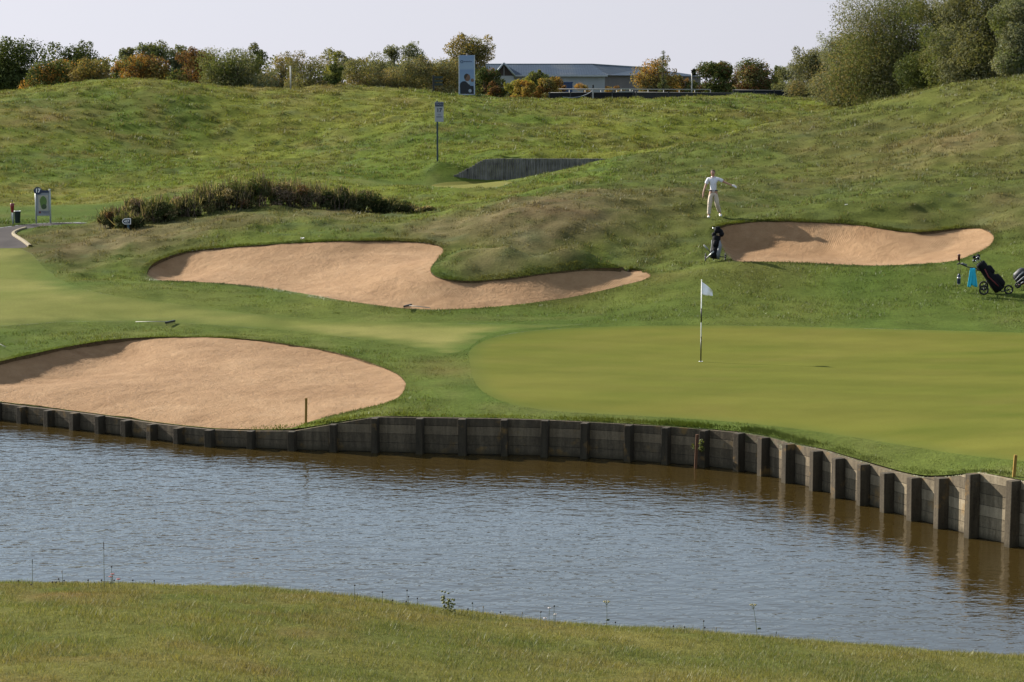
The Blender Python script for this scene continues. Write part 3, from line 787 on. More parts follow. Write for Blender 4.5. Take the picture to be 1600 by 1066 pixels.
# ------------------------------------------------------------------ pond wall
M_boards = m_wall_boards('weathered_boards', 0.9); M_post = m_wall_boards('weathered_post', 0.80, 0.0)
ORG = np.array([WALL[20 + NLEFT][0], WALL[20 + NLEFT][1], 0.0])
wall = thing('retaining_wall', 'long weathered retaining wall with square posts holding the bank above the pond', 'retaining wall', tuple(ORG))
F1 = offset_line(WALL, 0.215); F2 = offset_line(WALL, 0.40)
m = MB()
n = len(WALL)
prof = []
for i in range(n):
    z1 = WALL[i, 2] + 0.016
    prof.append([(F1[i,0]-ORG[0], F1[i,1]-ORG[1], -0.6), (F1[i,0]-ORG[0], F1[i,1]-ORG[1], z1), (F2[i,0]-ORG[0], F2[i,1]-ORG[1], z1), (F2[i,0]-ORG[0], F2[i,1]-ORG[1], -0.6)])
vs = [p for q in prof for p in q]
fs = [(i*4+k, i*4+k+1, (i+1)*4+k+1, (i+1)*4+k) for i in range(n-1) for k in range(3)]
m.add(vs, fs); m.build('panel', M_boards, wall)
tg = np.gradient(WALL[:, :2], axis=0); tg /= np.linalg.norm(tg, axis=1)[:, None]
for i in range(n):
    ang = math.atan2(tg[i, 1], tg[i, 0])
    h = WALL[i, 2] + 0.022 + random.uniform(-0.015, 0.02)
    mb = MB(); d = 0.235; wdt = random.uniform(0.14, 0.18)
    mb.box((0, d/2 - 0.02, (h - 0.6) / 2), (wdt, d, h + 0.6), None, 0.012)
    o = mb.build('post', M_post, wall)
    o.location = (WALL[i,0]-ORG[0], WALL[i,1]-ORG[1], 0); o.rotation_euler = (random.uniform(-.012,.012), random.uniform(-.015,.015), ang)

# plank wall behind the tee
top_px = [(688,282),(700,279),(712,273.5),(724,267),(738,259.5),(750,252.5),(760,248.6),(780,248),(820,247.8),(860,247.8),(900,248),(935,248.3),(962,248.2),(975,249)]
tw_d = 112.2
tp = np.array([at_d(a, b, tw_d) for a, b in top_px])
M_plank = m_timber('dark_sleeper', (0.035, 0.033, 0.032), (0.34, 0.32, 0.30), True, 2.2)
tx0, tx1 = tp[0, 0], tp[-1, 0]
twall = thing('plank_wall', 'dark upright timber plank wall behind the small tee', 'retaining wall', ((tx0+tx1)/2, tw_d, 3.2))
mb = MB(); x = tx0
while x < tx1:
    wd = random.uniform(0.09, 0.15); xc = x + wd / 2
    zt = np.interp(xc, tp[:, 0], tp[:, 2]) + random.uniform(-.012, .012)
    mb.box((xc - (tx0+tx1)/2, random.uniform(-.03, .03), (zt - 3.2) / 2), (wd - 0.006, 0.14, zt - 3.2), None, 0.01); x += wd
mb.build('plank', M_plank, twall)
mb = MB(); mb.box(((tp[6,0]+tp[-1,0])/2 - (tx0+tx1)/2, 0.13, 1.30), (tp[-1,0]-tp[6,0], 0.09, 0.12)); mb.build('waling_beam', M_plank, twall)
# ------------------------------------------------------------------ course furniture
WHITE = paint('white_paint', (1.2, 1.18, 1.14), 0.4); BLACK = paint('black_plastic', (0.012, 0.012, 0.013), 0.45)
NAVY = paint('navy_paint', (0.018, 0.035, 0.085), 0.4); STEEL = paint('grey_metal', (0.42, 0.43, 0.44), 0.35, metal=0.6)
YELW = m_timber('yellow_stake_wood', (0.30, 0.17, 0.03), (0.46, 0.28, 0.06)); RUSTY = m_timber('red_brown_stake_wood', (0.10, 0.045, 0.022), (0.20, 0.09, 0.045))
def font(txt, size, name, mat, parent, loc, depth=0.004, rot=(math.pi/2, 0, 0), bold=0.0):
    cu = bpy.data.curves.new(name, 'FONT'); cu.body = txt; cu.size = size; cu.extrude = depth; cu.align_x = 'CENTER'; cu.align_y = 'CENTER'; cu.offset = bold
    tmp = bpy.data.objects.new(name, cu); COL.objects.link(tmp)
    dg = bpy.context.evaluated_depsgraph_get(); me = bpy.data.meshes.new_from_object(tmp.evaluated_get(dg))
    bpy.data.objects.remove(tmp); me.materials.clear()
    o = link(name, me, mat, parent); o.location = loc; o.rotation_euler = rot; return o

# flagstick
fp = hit(1095, 565); ft = at_d(1095.5, 438, fp[1]); FH = ft[2] - fp[2]
fl = thing('flagstick', 'black and white flagstick with a drooping white flag on the green', 'flagstick', tuple(fp))
zz = lambda py: at_d(1095, py, fp[1])[2] - fp[2]
mb = MB(); mb.tube([(0, 0, -0.1), (0, 0, FH * .5), (0.004, 0, FH)], [0.014, 0.014, 0.011], 10); mb.ball((0.004, 0, FH), 0.018); mb.build('pole', WHITE, fl)
for a, b in ((565, 526), (504, 482)):
    mb = MB(); mb.tube([(0.0008, 0, zz(a) + 0.0), (0.0012, 0, zz(b))], 0.0165, 10); mb.build('stripe', BLACK, fl)
mb = MB(); nu, nv = 14, 8; vs = []
for i in range(nu + 1):
    for j in range(nv + 1):
        u = i / nu; v = j / nv
        x = 0.012 + u * 0.29; drop = 0.22 * u ** 1.25
        hgt = 0.335 * (1 - 0.62 * u)
        z = zz(441) - drop * 1.08 - v * hgt - 0.03 * math.sin(u * 3.0) * v
        y = 0.05 * math.sin(u * 7 + v * 2.2) * u ** 0.5 + 0.02 * math.sin(v * 5) * u
        vs.append((x, y, z))
fs = [(i*(nv+1)+j, (i+1)*(nv+1)+j, (i+1)*(nv+1)+j+1, i*(nv+1)+j+1) for i in range(nu) for j in range(nv)]
mb.add(vs, fs, True); fo = mb.build('flag', paint('flag_cloth', (1.4, 1.38, 1.42), 0.8, 0.05), fl)
sm = fo.modifiers.new('thickness', 'SOLIDIFY'); sm.thickness = 0.003
mb = MB(); mb.torus((0, 0, 0.004), 0.052, 0.006, 'Z', 20, 6); mb.build('cup', WHITE, fl)

GREYP_ = paint('rake_handle', (0.42, 0.40, 0.35), 0.6)
# bunker rakes
def rake(a, b, hw, label, head_dark=True, lift=0.05):
    """a: head pixel, b: handle-end pixel"""
    A = hit(*a); B = hit(*b); A = A + np.array([0, 0, lift]); B = B + np.array([0, 0, lift])
    r = thing('bunker_rake', label, 'rake', tuple(A), group='bunker rakes left beside the sand')
    d = Vector(B - A); ux = d.normalized(); side = Vector((-ux.y, ux.x, 0)).normalized()
    mb = MB(); mb.tube([(0, 0, 0.03), tuple(d * .5 + Vector((0, 0, 0.02))), tuple(d)], 0.011, 8); mb.build('handle', GREYP_, r)
    mb = MB(); ang = math.atan2(side.y, side.x)
    mb.box((0, 0, 0.03), (hw, 0.05, 0.06), Euler((0, 0, ang)), 0.01); hd = mb.build('head', BLACK, r)
    mb = MB()
    for k in range(11):
        q = side * (hw * (k / 10 - .5) * .94)
        mb.tube([tuple(q + Vector((0, 0, 0.02))), tuple(q + ux * -0.02 + Vector((0, 0, -0.07)))], [0.008, 0.004], 5)
    mb.build('tine', BLACK, hd)
    return r
rake((266,508), (212,506.5), 0.62, 'white handled bunker rake on the fairway edge above the largest bunker', lift=0.07)
rake((637,483.5), (672,485.5), 0.6, 'bunker rake lying along the front edge of the long curved bunker', lift=0.09)
rake((-22,536), (9.5,549), 0.6, 'bunker rake handle poking in at the left edge of the grass', lift=0.12)

# stakes
def stake(base, top_px, label, mat, name='marker_stake', w=0.055):
    t = at_d(top_px[0], top_px[1], base[1]); v = Vector(t - base)
    mb = MB(); R = Vector((0, 0, 1)).rotation_difference(v.normalized()).to_euler()
    mb.box(tuple(v * .5 - v.normalized() * 0.05), (w, w, v.length + 0.1), R, 0.006)
    o = mb.build(name, mat); o.location = tuple(base); tag(o, label, 'stake', 'stakes marking the water hazard'); return o
b0 = hit(478, 661); stake(b0, (478.5, 622), 'yellow wooden stake standing in the corner of the largest bunker', YELW)
b1 = at_d(1583.5, 753, np.interp(at_z(1583, 856, 0)[0], BACK[:,0], BACK[:,1]) + 0.02); stake(b1, (1587, 711), 'yellow wooden stake leaning at the end of the wall by the green', YELW)
b2 = at_z(1086.5, 732, 0.0); b2[2] = -0.1; stake(b2, (1089.5, 679), 'red brown stake standing in the water against the wall', RUSTY, w=0.06)

# scraps
for px, py, s, lab in ((1305.5,322.5,.22,'larger white paper scrap on the grass above the right bunker'), (1322,324.5,.10,'tiny white paper scrap right of the larger one on the bank'), (473,376.5,.13,'small white scrap on the back lip of the long curved bunker')):
    h = hit(px, py); mb = MB(); nn = 5; vs = []
    for i in range(nn):
        for j in range(nn):
            vs.append((s*(i/4-.5), s*.7*(j/4-.5), 0.09 + 0.03*math.sin(i*2.1+j) + 0.02*math.cos(j*2.7)))
    mb.add(vs, [(i*nn+j, (i+1)*nn+j, (i+1)*nn+j+1, i*nn+j+1) for i in range(nn-1) for j in range(nn-1)], True)
    o = mb.build('paper_scrap', WHITE); o.location = tuple(h); tag(o, lab, 'litter', 'white scraps on the grass')
    o.modifiers.new('thickness', 'SOLIDIFY').thickness = 0.004

# kerb along the cart path
kb = MB(); kz = base_z(kerbline[:,0], kerbline[:,1])
KL = resample(np.column_stack([kerbline[:, :2], kz]), 0.15, closed=False); c0 = KL.mean(0)
t_ = np.gradient(KL[:, :2], axis=0); t_ /= np.linalg.norm(t_, axis=1)[:, None]
vs = []; hw = 0.065
for p, t in zip(KL, t_):
    nx_, ny_ = -t[1], t[0]
    for a, hh in ((-hw, -0.15), (-hw, 0.05), (-hw*.7, 0.075), (hw*.7, 0.075), (hw, 0.05), (hw, -0.15)):
        vs.append((p[0] + nx_*a - c0[0], p[1] + ny_*a - c0[1], p[2] + hh - c0[2]))
kb.add(vs, [(i*6+k, i*6+k+1, (i+1)*6+k+1, (i+1)*6+k) for i in range(len(KL)-1) for k in range(5)])
ko = kb.build('kerb', m_timber('pale_kerb', (0.28, 0.23, 0.14), (0.46, 0.38, 0.25), False, 1.0)); ko.location = tuple(c0); structure(ko, 'pale yellow kerb edging the cart path bend', 'kerb')

# hole board at the left
def local(px, py, base): return at_d(px, py, base[1]) - base
bs = hit(67.5, 349, d0=80); r = thing('hole_board', 'tall grey hole map board on two legs beside the cart path', 'sign', tuple(bs))
xl, xr = local(56.8, 349, bs)[0], local(79, 349, bs)[0]; zt = local(67, 297, bs)[2]; zb = local(67, 336.5, bs)[2]
GREYP = paint('pale_post_metal', (0.44, 0.48, 0.46), 0.4)
for x in (xl, xr):
    mb = MB(); mb.tube([(x, 0, -0.15), (x, 0, zt)], 0.035, 10); mb.ball((x, 0, zt), 0.045); mb.build('leg', GREYP, r)
mb = MB(); mb.box(((xl+xr)/2, 0, (zt+zb)/2 - 0.02), (xr-xl-0.08, 0.05, zt-zb), None, 0.008); mb.build('panel', paint('grey_panel', (0.33, 0.35, 0.37), 0.4, 0.05), r)
mb = MB(); mb.box(((xl+xr)/2 + .01, -0.030, zt - 0.06), (xr-xl-0.10, 0.014, 0.10), None, 0.003); mb.build('header_band', NAVY, r)
em = MB(); em.prism([(0.17*math.cos(a)*1.0, 0.15*math.sin(a)) for a in [i*2*math.pi/20 for i in range(20)]], -0.055, -0.040); eo = em.build('number_plate', NAVY, r, ((xl) + 0.10, 0, zt - 0.03))
font('17', 0.21, 'number', WHITE, eo, (0, -0.058, 0.0), bold=0.008)
xm = (xl+xr)/2; zm = (zt+zb)/2
mb = MB(); mb.box((xm + .02, -0.0285, zm - 0.01), (0.40, 0.008, 0.62)); mb.build('map_sheet', paint('map_sheet', (0.52, 0.50, 0.38), 0.5, .06), r)
MGR = paint('map_green', (0.14, 0.24, 0.04), 0.5); MDG = paint('map_dark_green', (0.06, 0.10, 0.03), 0.5)
mb = MB(); mb.prism([(0.135*math.cos(a)*(1 + .12*math.sin(3*a)), 0.27*math.sin(a)) for a in [i*2*math.pi/28 for i in range(28)]], -0.040, -0.034); mb.build('hole_map', MGR, r, (xm + .02, 0, zm))
mb = MB(); mb.prism([(0.10*math.cos(a), 0.10*math.sin(a)) for a in [i*2*math.pi/20 for i in range(20)]], -0.044, -0.041); mb.build('map_wood', MDG, r, (xm + .05, 0, zm - .16))
mb = MB(); mb.box((xl + 0.16, -0.031, zb + 0.12), (0.085, 0.012, 0.085)); mb.build('badge', paint('red_badge', (0.16, 0.035, 0.03), .5), r)
mb = MB()
for k in range(3): mb.box((xm + .10, -0.029, zb + 0.15 - .03*k), (0.32 - .05*k, 0.008, 0.012))
mb.build('small_print', paint('print_grey', (0.16, 0.17, 0.18), .6), r)

# ball washer and litter bin
bs = hit(20.3, 352, d0=80); r = thing('ball_washer', 'red ball washer on a thin grey post beside the path', 'ball washer', tuple(bs))
H1 = local(19, 316, bs)[2]
mb = MB(); mb.tube([(0, 0, -0.1), (0, 0, H1 - 0.28)], 0.032, 10); mb.build('post', GREYP, r)
RED = paint('red_enamel', (0.26, 0.018, 0.015), 0.35)
mb = MB(); mb.lathe([(0.045, H1-0.42), (0.055, H1-0.38), (0.075, H1-0.2), (0.088, H1-0.07), (0.07, H1-0.05)], (-0.01, 0, 0), 14); mb.build('body', RED, r)
mb = MB(); mb.tube([(-0.01, 0, H1-0.06), (-0.01, 0, H1+0.03)], 0.012, 8); mb.ball((-0.01, 0, H1+0.045), 0.028); mb.build('plunger', BLACK, r)
mb = MB(); mb.box((-0.06, 0.0, H1 - 0.55), (0.03, 0.02, 0.25)); mb.build('towel_hook', STEEL, r)
bs = hit(27.5, 350.5, d0=80); r = thing('litter_bin', 'dark green litter bin with white bag edge beside the red ball washer', 'bin', tuple(bs))
H2 = local(27, 329, bs)[2]
BING = paint('bin_green', (0.012, 0.030, 0.028), 0.45)
mb = MB(); mb.lathe([(0.10, 0.05), (0.105, 0.07), (0.135, H2 - 0.05), (0.142, H2 - 0.03), (0.12, H2 - 0.03), (0.11, H2-0.2)], (0, 0, 0), 16); mb.build('body', BING, r)
mb = MB(); mb.torus((0, 0, H2 - 0.025), 0.132, 0.013, 'Z', 18, 6); mb.build('bag_rim', WHITE, r)
mb = MB(); mb.tube([(-0.17, 0.03, -0.1), (-0.17, 0.03, H2 - 0.1)], 0.02, 8); mb.tube([(-0.17, 0.03, H2 - .2), (-0.1, 0, H2 - .2)], 0.012, 6); mb.build('bracket_post', BLACK, r)

# arrow sign
bs = hit(200.5, 360.5, d0=80); r = thing('arrow_sign', 'small navy arrow sign with white outline pointing left beside the bramble', 'sign', tuple(bs))
zc = local(200, 346, bs)[2]
mb = MB(); mb.box((0, 0.02, (zc + .12) / 2 - .05), (0.075, 0.05, zc + .22), None, 0.008); mb.build('post', paint('blue_post', (0.035, 0.10, 0.17), .45), r)
def arrow(w, h): return [(w*.5, -h*.5), (w*.5, h*.5), (-w*.22, h*.5), (-w*.42, h*.28), (-w*.5, 0), (-w*.42, -h*.28), (-w*.22, -h*.5)]
mb = MB(); mb.prism(arrow(0.34, 0.225), -0.034, -0.012); mb.build('border', WHITE, r, (-0.06, 0, zc))
mb = MB(); mb.prism(arrow(0.285, 0.17), -0.042, -0.0345); pl = mb.build('plate', NAVY, r, (-0.06, 0, zc))
mb = MB(); mb.prism([(-0.09, 0), (-0.035, 0.05), (-0.035, -0.05)], -0.049, -0.0425); mb.build('arrow_mark', WHITE, pl)
font('17', 0.12, 'number', WHITE, pl, (0.035, -0.046, 0), bold=0.005)

# tall hole 17 sign
bs = hit(683.5, 255.5, d0=100); r = thing('hole_sign', 'tall navy post carrying a white board numbered 17', 'sign', tuple(bs))
zt = local(683, 159.5, bs)[2]; zb = local(683, 190.5, bs)[2]
mb = MB(); mb.box((0, 0.035, zt/2 - .08), (0.085, 0.06, zt + .26), None, 0.01); mb.build('post', paint('dark_teal_post', (0.012, 0.045, 0.075), .4), r)
xc = local(686.3, 170, bs)[0]; wd = 13.6 / FPX * bs[1]
mb = MB(); mb.box((xc, -0.02, (zt+zb)/2), (wd, 0.035, zt-zb), None, 0.008); bd = mb.build('board', paint('sign_white', (0.42, 0.43, 0.47), .4, .05), r)
mb = MB(); mb.box((xc, -0.0445, zt - 0.125), (wd*.94, 0.012, 0.20), None, 0.003); hd = mb.build('header', NAVY, bd)
font('TROU', 0.125, 'lettering', paint('letter_grey', (0.30, 0.31, 0.40), .5), hd, (xc, -0.053, zt - 0.125), bold=0.002)
INK = paint('sign_ink', (0.014, 0.022, 0.045), .5)
font('17', 0.27, 'number', INK, bd, (xc, -0.041, zt - 0.42), bold=0.008)
font('PAR', 0.085, 'lettering', paint('print_blue_grey', (0.12, 0.14, 0.18), .5), bd, (xc, -0.041, zt - 0.64), bold=0.001)
mb = MB(); mb.box((xc, -0.040, zt - 0.75), (0.30, 0.006, 0.045)); mb.build('small_print', bpy.data.materials['print_blue_grey'], bd)

# finger post, white pole, banner on the ridge
def on_crest(px, d): return np.array([at_xdz(px, d, 7)[0], d, 0]) 
def seat(px, d):
    x = at_xdz(px, d, 7.4)[0]; return np.array([x, d, float(base_z(x, d)[0])])
bs = seat(677.5, 146.5); r = thing('finger_post', 'black finger post with three boards on the skyline', 'signpost', tuple(bs))
H1 = local(677, 117.5, bs)[2]
mb = MB(); mb.box((0, 0, H1/2 - .1), (0.13, 0.10, H1 + .2), None, 0.01); mb.build('post', BLACK, r)
DKG = paint('dark_green_board', (0.012, 0.030, 0.020), .5)
for py in (121, 126.5, 132):
    z = local(677, py, bs)[2]; mb = MB(); mb.prism([(0.07, -.075), (0.07, .075), (0.56, .075), (0.62, 0), (0.56, -.075)], -0.03, 0.02); mb.build('arm', DKG, r, (0, 0, z))
bs = seat(454.5, 147.5); r = thing('white_pole', 'plain white pole standing on the ridge before the trees', 'pole', tuple(bs))
H1 = local(454, 104, bs)[2]
mb = MB(); mb.tube([(0, 0, -.2), (0, 0, H1)], 0.045, 10); mb.build('shaft', paint('dull_white', (0.50, 0.49, 0.44), .6), r)
mb = MB(); mb.lathe([(0.05, H1 - .02), (0.055, H1), (0.02, H1 + .04)], n=10); mb.build('cap', GREYP, r)
bs = seat(729.5, 147.0); r = thing('advertising_banner', 'tall pale blue banner showing a man in a dark suit', 'banner', tuple(bs))
zt = local(729, 86.5, bs)[2]; zb = max(0.0, local(729, 149, bs)[2]); hw = 12.6 / FPX * bs[1]
s_ = NT('banner_print'); v_ = s_.coords(); sp_ = s_.n('ShaderNodeSeparateXYZ'); s_.l(v_, sp_.inputs[0])
mp_ = s_.n('ShaderNodeMapRange'); mp_.inputs[1].default_value = zb; mp_.inputs[2].default_value = zt; s_.l(sp_.outputs['Z'], mp_.inputs[0])
MBN = s_.surf(s_.ramp(mp_.outputs[0], [(0.0, (0.12, 0.195, 0.30)), (0.35, (0.143, 0.218, 0.315)), (0.62, (0.11, 0.17, 0.285)), (0.68, (0.18, 0.24, 0.325)), (1.0, (0.13, 0.195, 0.315))]), .5)
mb = MB(); mb.box((0, 0, (zt+zb)/2), (2*hw, 0.06, zt-zb), None, 0.01); bn = mb.build('print_panel', MBN, r)
mb = MB(); mb.box((hw - .03, 0, (zt+zb)/2), (0.07, 0.09, zt-zb+.02), None, .008); mb.box((-hw + .03, 0, (zt+zb)/2), (0.07, 0.09, zt-zb+.02), None, .008); mb.build('edge_frame', paint('banner_edge', (0.52, 0.58, 0.66), .5), r)
mb = MB(); mb.box((0, -0.005, zb + .07), (2*hw - .15, 0.075, 0.16)); mb.build('foot_band', paint('banner_foot', (0.55, 0.58, 0.68), .5), r)
q = lambda px, py: tuple(local(px, py, bs)[[0, 2]])
SUIT = paint('printed_suit', (0.010, 0.012, 0.022), .6); SKN = paint('printed_skin', (0.22, 0.12, 0.085), .6)
mb = MB(); mb.prism([q(a, b) for a, b in [(719.3,147),(718.8,134),(719.5,129.5),(723,127.2),(727,127),(730,129),(735,134),(739.8,134.5),(740.3,147)]][::-1], -0.046, -0.034); mb.build('printed_suit', SUIT, bn)
hc = q(730.2, 121.5); mb = MB(); mb.prism([(hc[0] + .19*math.cos(a), hc[1] + .23*math.sin(a)) for a in [i*2*math.pi/24 for i in range(24)]], -0.044, -0.033); mb.build('printed_head', SKN, bn)
mb = MB(); mb.prism([(hc[0] - .03 + .18*math.cos(a), hc[1] + .05 + .20*math.sin(a)) for a in [math.pi*(.35 + .95*i/12) for i in range(13)]], -0.048, -0.0445); mb.build('printed_hair', paint('printed_hair', (0.05, 0.032, 0.022), .6), bn)
mb = MB(); mb.prism([q(a, b) for a, b in [(728,126.8),(733,127.5),(735,131.5),(732.5,132)]][::-1], -0.050, -0.0465); mb.build('printed_collar', paint('printed_white', (0.45, 0.50, 0.58), .6), bn)
for cx_, cy_, rr, mt in ((738, 125.5, .10, SKN), (734.5, 142, .10, bpy.data.materials['printed_white'])):
    c_ = q(cx_, cy_); mb = MB(); mb.prism([(c_[0] + rr*math.cos(a), c_[1] + rr*1.1*math.sin(a)) for a in [i*2*math.pi/16 for i in range(16)]], -0.051, -0.0468); mb.build('printed_hand', mt, bn)
c_ = q(721.5, 96.5); mb = MB(); mb.torus((c_[0], -0.036, c_[1]), 0.075, 0.02, 'Y', 16, 6); mb.build('emblem', paint('emblem_grey', (0.10, 0.14, 0.24), .6), bn)
c_ = q(731, 96.3); mb = MB()
for k in range(9): mb.box((c_[0] - .24 + .06*k, -0.034, c_[1]), (0.045, 0.008, 0.06 if k % 3 else .085))
mb.build('lettering', bpy.data.materials['emblem_grey'], bn)

# ------------------------------------------------------------------ far structures
def screen_fence(px0, px1, y0, y1, d, mat, label, slant=0, rails=True, nposts=5):
    A = at_d(px0, y0, d); B = at_d(px1, y1, d); zb = 6.6
    r = thing('screen_fence', label, 'fence', ((A[0]+B[0])/2, d, zb)); cx = (A[0]+B[0])/2
    mb = MB(); mb.prism([(A[0]-cx, 0), (A[0]-cx, A[2]-zb), (B[0]-cx - slant, B[2]-zb), (B[0]-cx, (B[2]-zb)*.35), (B[0]-cx, 0)], -0.02, 0.02); mb.build('screen', mat, r)
    for k in range(nposts):
        t = k / (nposts - 1) * .97 + .01; mb = MB(); mb.box((A[0]-cx + (B[0]-A[0]-slant)*t, -0.045, (A[2]*(1-t)+B[2]*t-zb)/2 + .03), (0.07, 0.05, A[2]*(1-t)+B[2]*t-zb+.06)); mb.build('post', paint('fence_post', (0.05, 0.05, 0.055), .6), r)
    mb = MB(); mb.tube([(A[0]-cx, -0.03, A[2]-zb), (B[0]-cx-slant, -0.03, B[2]-zb)], 0.03, 6); mb.build('top_rail', paint('fence_rail', (0.10, 0.10, 0.10), .6), r)
    return r
MF1 = m_timber('black_screen', (0.010, 0.010, 0.014), (0.030, 0.028, 0.032), False, 1.5); MF2 = m_timber('charcoal_screen', (0.035, 0.035, 0.037), (0.062, 0.060, 0.060), False, 1.5); MF3 = m_timber('navy_screen', (0.010, 0.014, 0.024), (0.022, 0.028, 0.044), False, 1.5)
screen_fence(857, 992, 145.2, 144.6, 151.5, MF1, 'black screen fence below the blue roofed hall')
screen_fence(992, 1200, 144.3, 146.5, 151.0, MF2, 'charcoal screen fence below the orange tree and lamp')
screen_fence(1145, 1284, 140.8, 142.5, 154.0, MF3, 'navy screen fence ending in a slant beside the willows', slant=0.35)
bs = at_d(926.5, 158, 151.0); bs[2] = 6.6; r = thing('fence_post', 'single grey post standing above the black screen fence', 'post', tuple(bs)); 
H1 = local(926, 136, bs)[2]; mb = MB(); mb.box((0, -0.12, H1/2), (0.075, 0.075, H1), None, .01); mb.build('shaft', STEEL, r)
mb = MB(); mb.box((0, -0.12, H1 + .03), (0.11, 0.10, 0.22), None, .01); mb.build('cap', BLACK, r)
A = at_d(865, 139.5, 158); B = at_d(1110, 140.2, 160); r = thing('railing', 'thin pale railing running above the dark fences', 'railing', tuple((A+B)/2)); c = (A+B)/2
mb = MB(); mb.tube([tuple(A-c), tuple(B-c)], 0.035, 6); mb.build('rail', paint('rail_white', (0.36, 0.355, 0.34), .5), r)
for k in range(11):
    p = A + (B-A)*k/10 - c; mb = MB(); mb.tube([(p[0], p[1], p[2]-1.9), tuple(p)], 0.028, 6); mb.build('baluster', bpy.data.materials['rail_white'], r)
pts_ = [tuple(at_d(a, b, 151.25)) for a, b in spline([(879,151.8),(884,152.3),(892,152.8),(902,152),(912,149.5),(920,146),(926,142)], False, 4)]
o = MB().tube(pts_, 0.03, 6).build('hose', paint('hose_grey', (0.30, 0.32, 0.36), .6)); tag(o, 'pale grey hose looped across the black screen fence', 'hose')
# pale board on the railing
c = at_d(978, 141.5, 157.6); r = thing('barrier', 'small white barrier frame at the right end of the black fence', 'barrier', tuple(c))
for dx in (-.30, .30):
    mb = MB(); mb.tube([(dx, 0, -1.3), (dx, 0, .15)], 0.035, 6); mb.build('leg', bpy.data.materials['rail_white'], r)
for z in (0.12, -0.08):
    mb = MB(); mb.box((0, -.04, z), (1.0, 0.03, 0.07)); mb.build('bar', bpy.data.materials['rail_white'], r)
# street lamp
c = at_d(1081, 146, 165.0); c[2] = float(base_z(c[0], c[1])[0]); r = thing('street_lamp', 'thin pale lamp post with a dark lantern beside the hall', 'lamp post', tuple(c))
H1 = local(1081, 113, c)[2]
mb = MB(); mb.tube([(0, 0, -.1), (0, 0, 1.0), (0, 0, H1)], [.07, .06, .045], 8); mb.build('pole', bpy.data.materials['dull_white'], r)
mb = MB(); mb.lathe([(0.10, H1 - .25), (0.17, H1 - .05), (0.17, H1 + .12), (0.24, H1 + .14), (0.05, H1 + .26)], (0.12, 0, 0), 12); mb.build('lantern', BLACK, r)
# blue skip behind the bushes
c = at_d(884, 139, 205); c[2] = 5.75; r = thing('blue_container', 'blue metal container standing in front of the hall', 'container', tuple(c))
H1 = local(884, 129.5, c)[2]; BL = paint('blue_metal', (0.015, 0.05, 0.17), .4)
mb = MB(); mb.prism([(-.55, .1), (-.58, H1), (.58, H1), (.55, .1)], -.8, .8); mb.build('body', BL, r)
mb = MB(); mb.box((0, 0, H1 + .03), (1.26, 1.72, .10), None, .02); mb.build('lid', BL, r)
for k in range(4):
    mb = MB(); mb.box((-.4 + .27*k, -.83, H1/2 + .05), (.06, .06, H1 - .2)); mb.build('rib', BL, r)

# hall with blue roofs
zE = at_d(945, 117, 240)[2]; zR = at_d(900, 101, 250)[2]; zg = 5.7
c0 = at_d(945, 117, 240); cB = at_d(1095, 117.5, 282); r = thing('sports_hall', 'low pale hall with long blue metal roofs behind the bushes', 'building', (0, 240, zg))
xw = at_d(590, 117, 240)[0]; eh = zE - zg; rh = zR - zg
rA = at_d(925, 101, 250); rC = at_d(1010, 106.5, 302)
X = lambda p: (p[0], p[1] - 240)
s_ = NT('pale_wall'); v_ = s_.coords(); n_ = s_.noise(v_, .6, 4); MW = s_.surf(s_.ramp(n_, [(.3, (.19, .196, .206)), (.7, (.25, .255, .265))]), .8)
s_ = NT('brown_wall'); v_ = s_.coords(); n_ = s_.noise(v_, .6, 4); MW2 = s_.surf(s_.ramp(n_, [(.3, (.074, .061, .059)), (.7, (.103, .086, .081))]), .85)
s_ = NT('blue_roof'); v_ = s_.coords(); n_ = s_.noise(v_, .35, 4, .6); w_ = s_.n('ShaderNodeTexWave'); w_.bands_direction = 'X'; w_.inputs['Scale'].default_value = 1.2; s_.l(v_, w_.inputs['Vector'])
w2_ = s_.noise(s_.coords((.28, .02, .02)), 1.0, 2); f_ = s_.math('ADD', s_.math('MULTIPLY', n_, .5), s_.math('MULTIPLY', w2_, .5))
MR = s_.surf(s_.ramp(f_, [(.38, (.010, .020, .038)), (.5, (.015, .026, .046)), (.62, (.032, .040, .052))]), .7, s_.bump(w_.outputs['Fac'], .3, .03), spec=.1)
mb = MB(); mb.add([(xw, 0, 0), (c0[0], 0, 0), (c0[0], 0, eh), (xw, 0, eh)], [(0, 1, 2, 3)]); mb.add([(xw, 0, 0), (xw, 20, 0), (xw, 20, eh), (xw, 0, eh)], [(0, 1, 2, 3)])
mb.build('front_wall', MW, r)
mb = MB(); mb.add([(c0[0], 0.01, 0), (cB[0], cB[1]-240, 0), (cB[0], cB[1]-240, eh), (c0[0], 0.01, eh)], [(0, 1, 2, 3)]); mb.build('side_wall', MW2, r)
ov = 0.35
mb = MB(); mb.add([(xw, -ov, eh - .05), (c0[0] + ov, -ov, eh - .05), (rA[0], 10, rh), (xw, 10, rh), (xw, 20, eh - .05), (c0[0] + ov, 30, eh - 1.2)], [(0, 1, 2, 3), (3, 2, 5, 4)])
mb.add([(c0[0] + ov, -ov, eh - .045), (cB[0] + ov, cB[1]-240, eh - .05), (rC[0], rC[1]-240, rh), (rA[0], 10.0, rh), (rC[0] - 9, rC[1]-240 + 2, eh), (rA[0] - 9, 13, eh - 1.2)], [(0, 1, 2, 3), (3, 2, 4, 5)]); rf = mb.build('roof', MR, r)
mb = MB(); mb.box(((xw + c0[0])/2, -ov - .04, eh - .10), (c0[0] - xw + .6, .10, .16)); mb.build('gutter', paint('gutter_pale', (.50, .52, .56), .5), rf)
mb = MB()
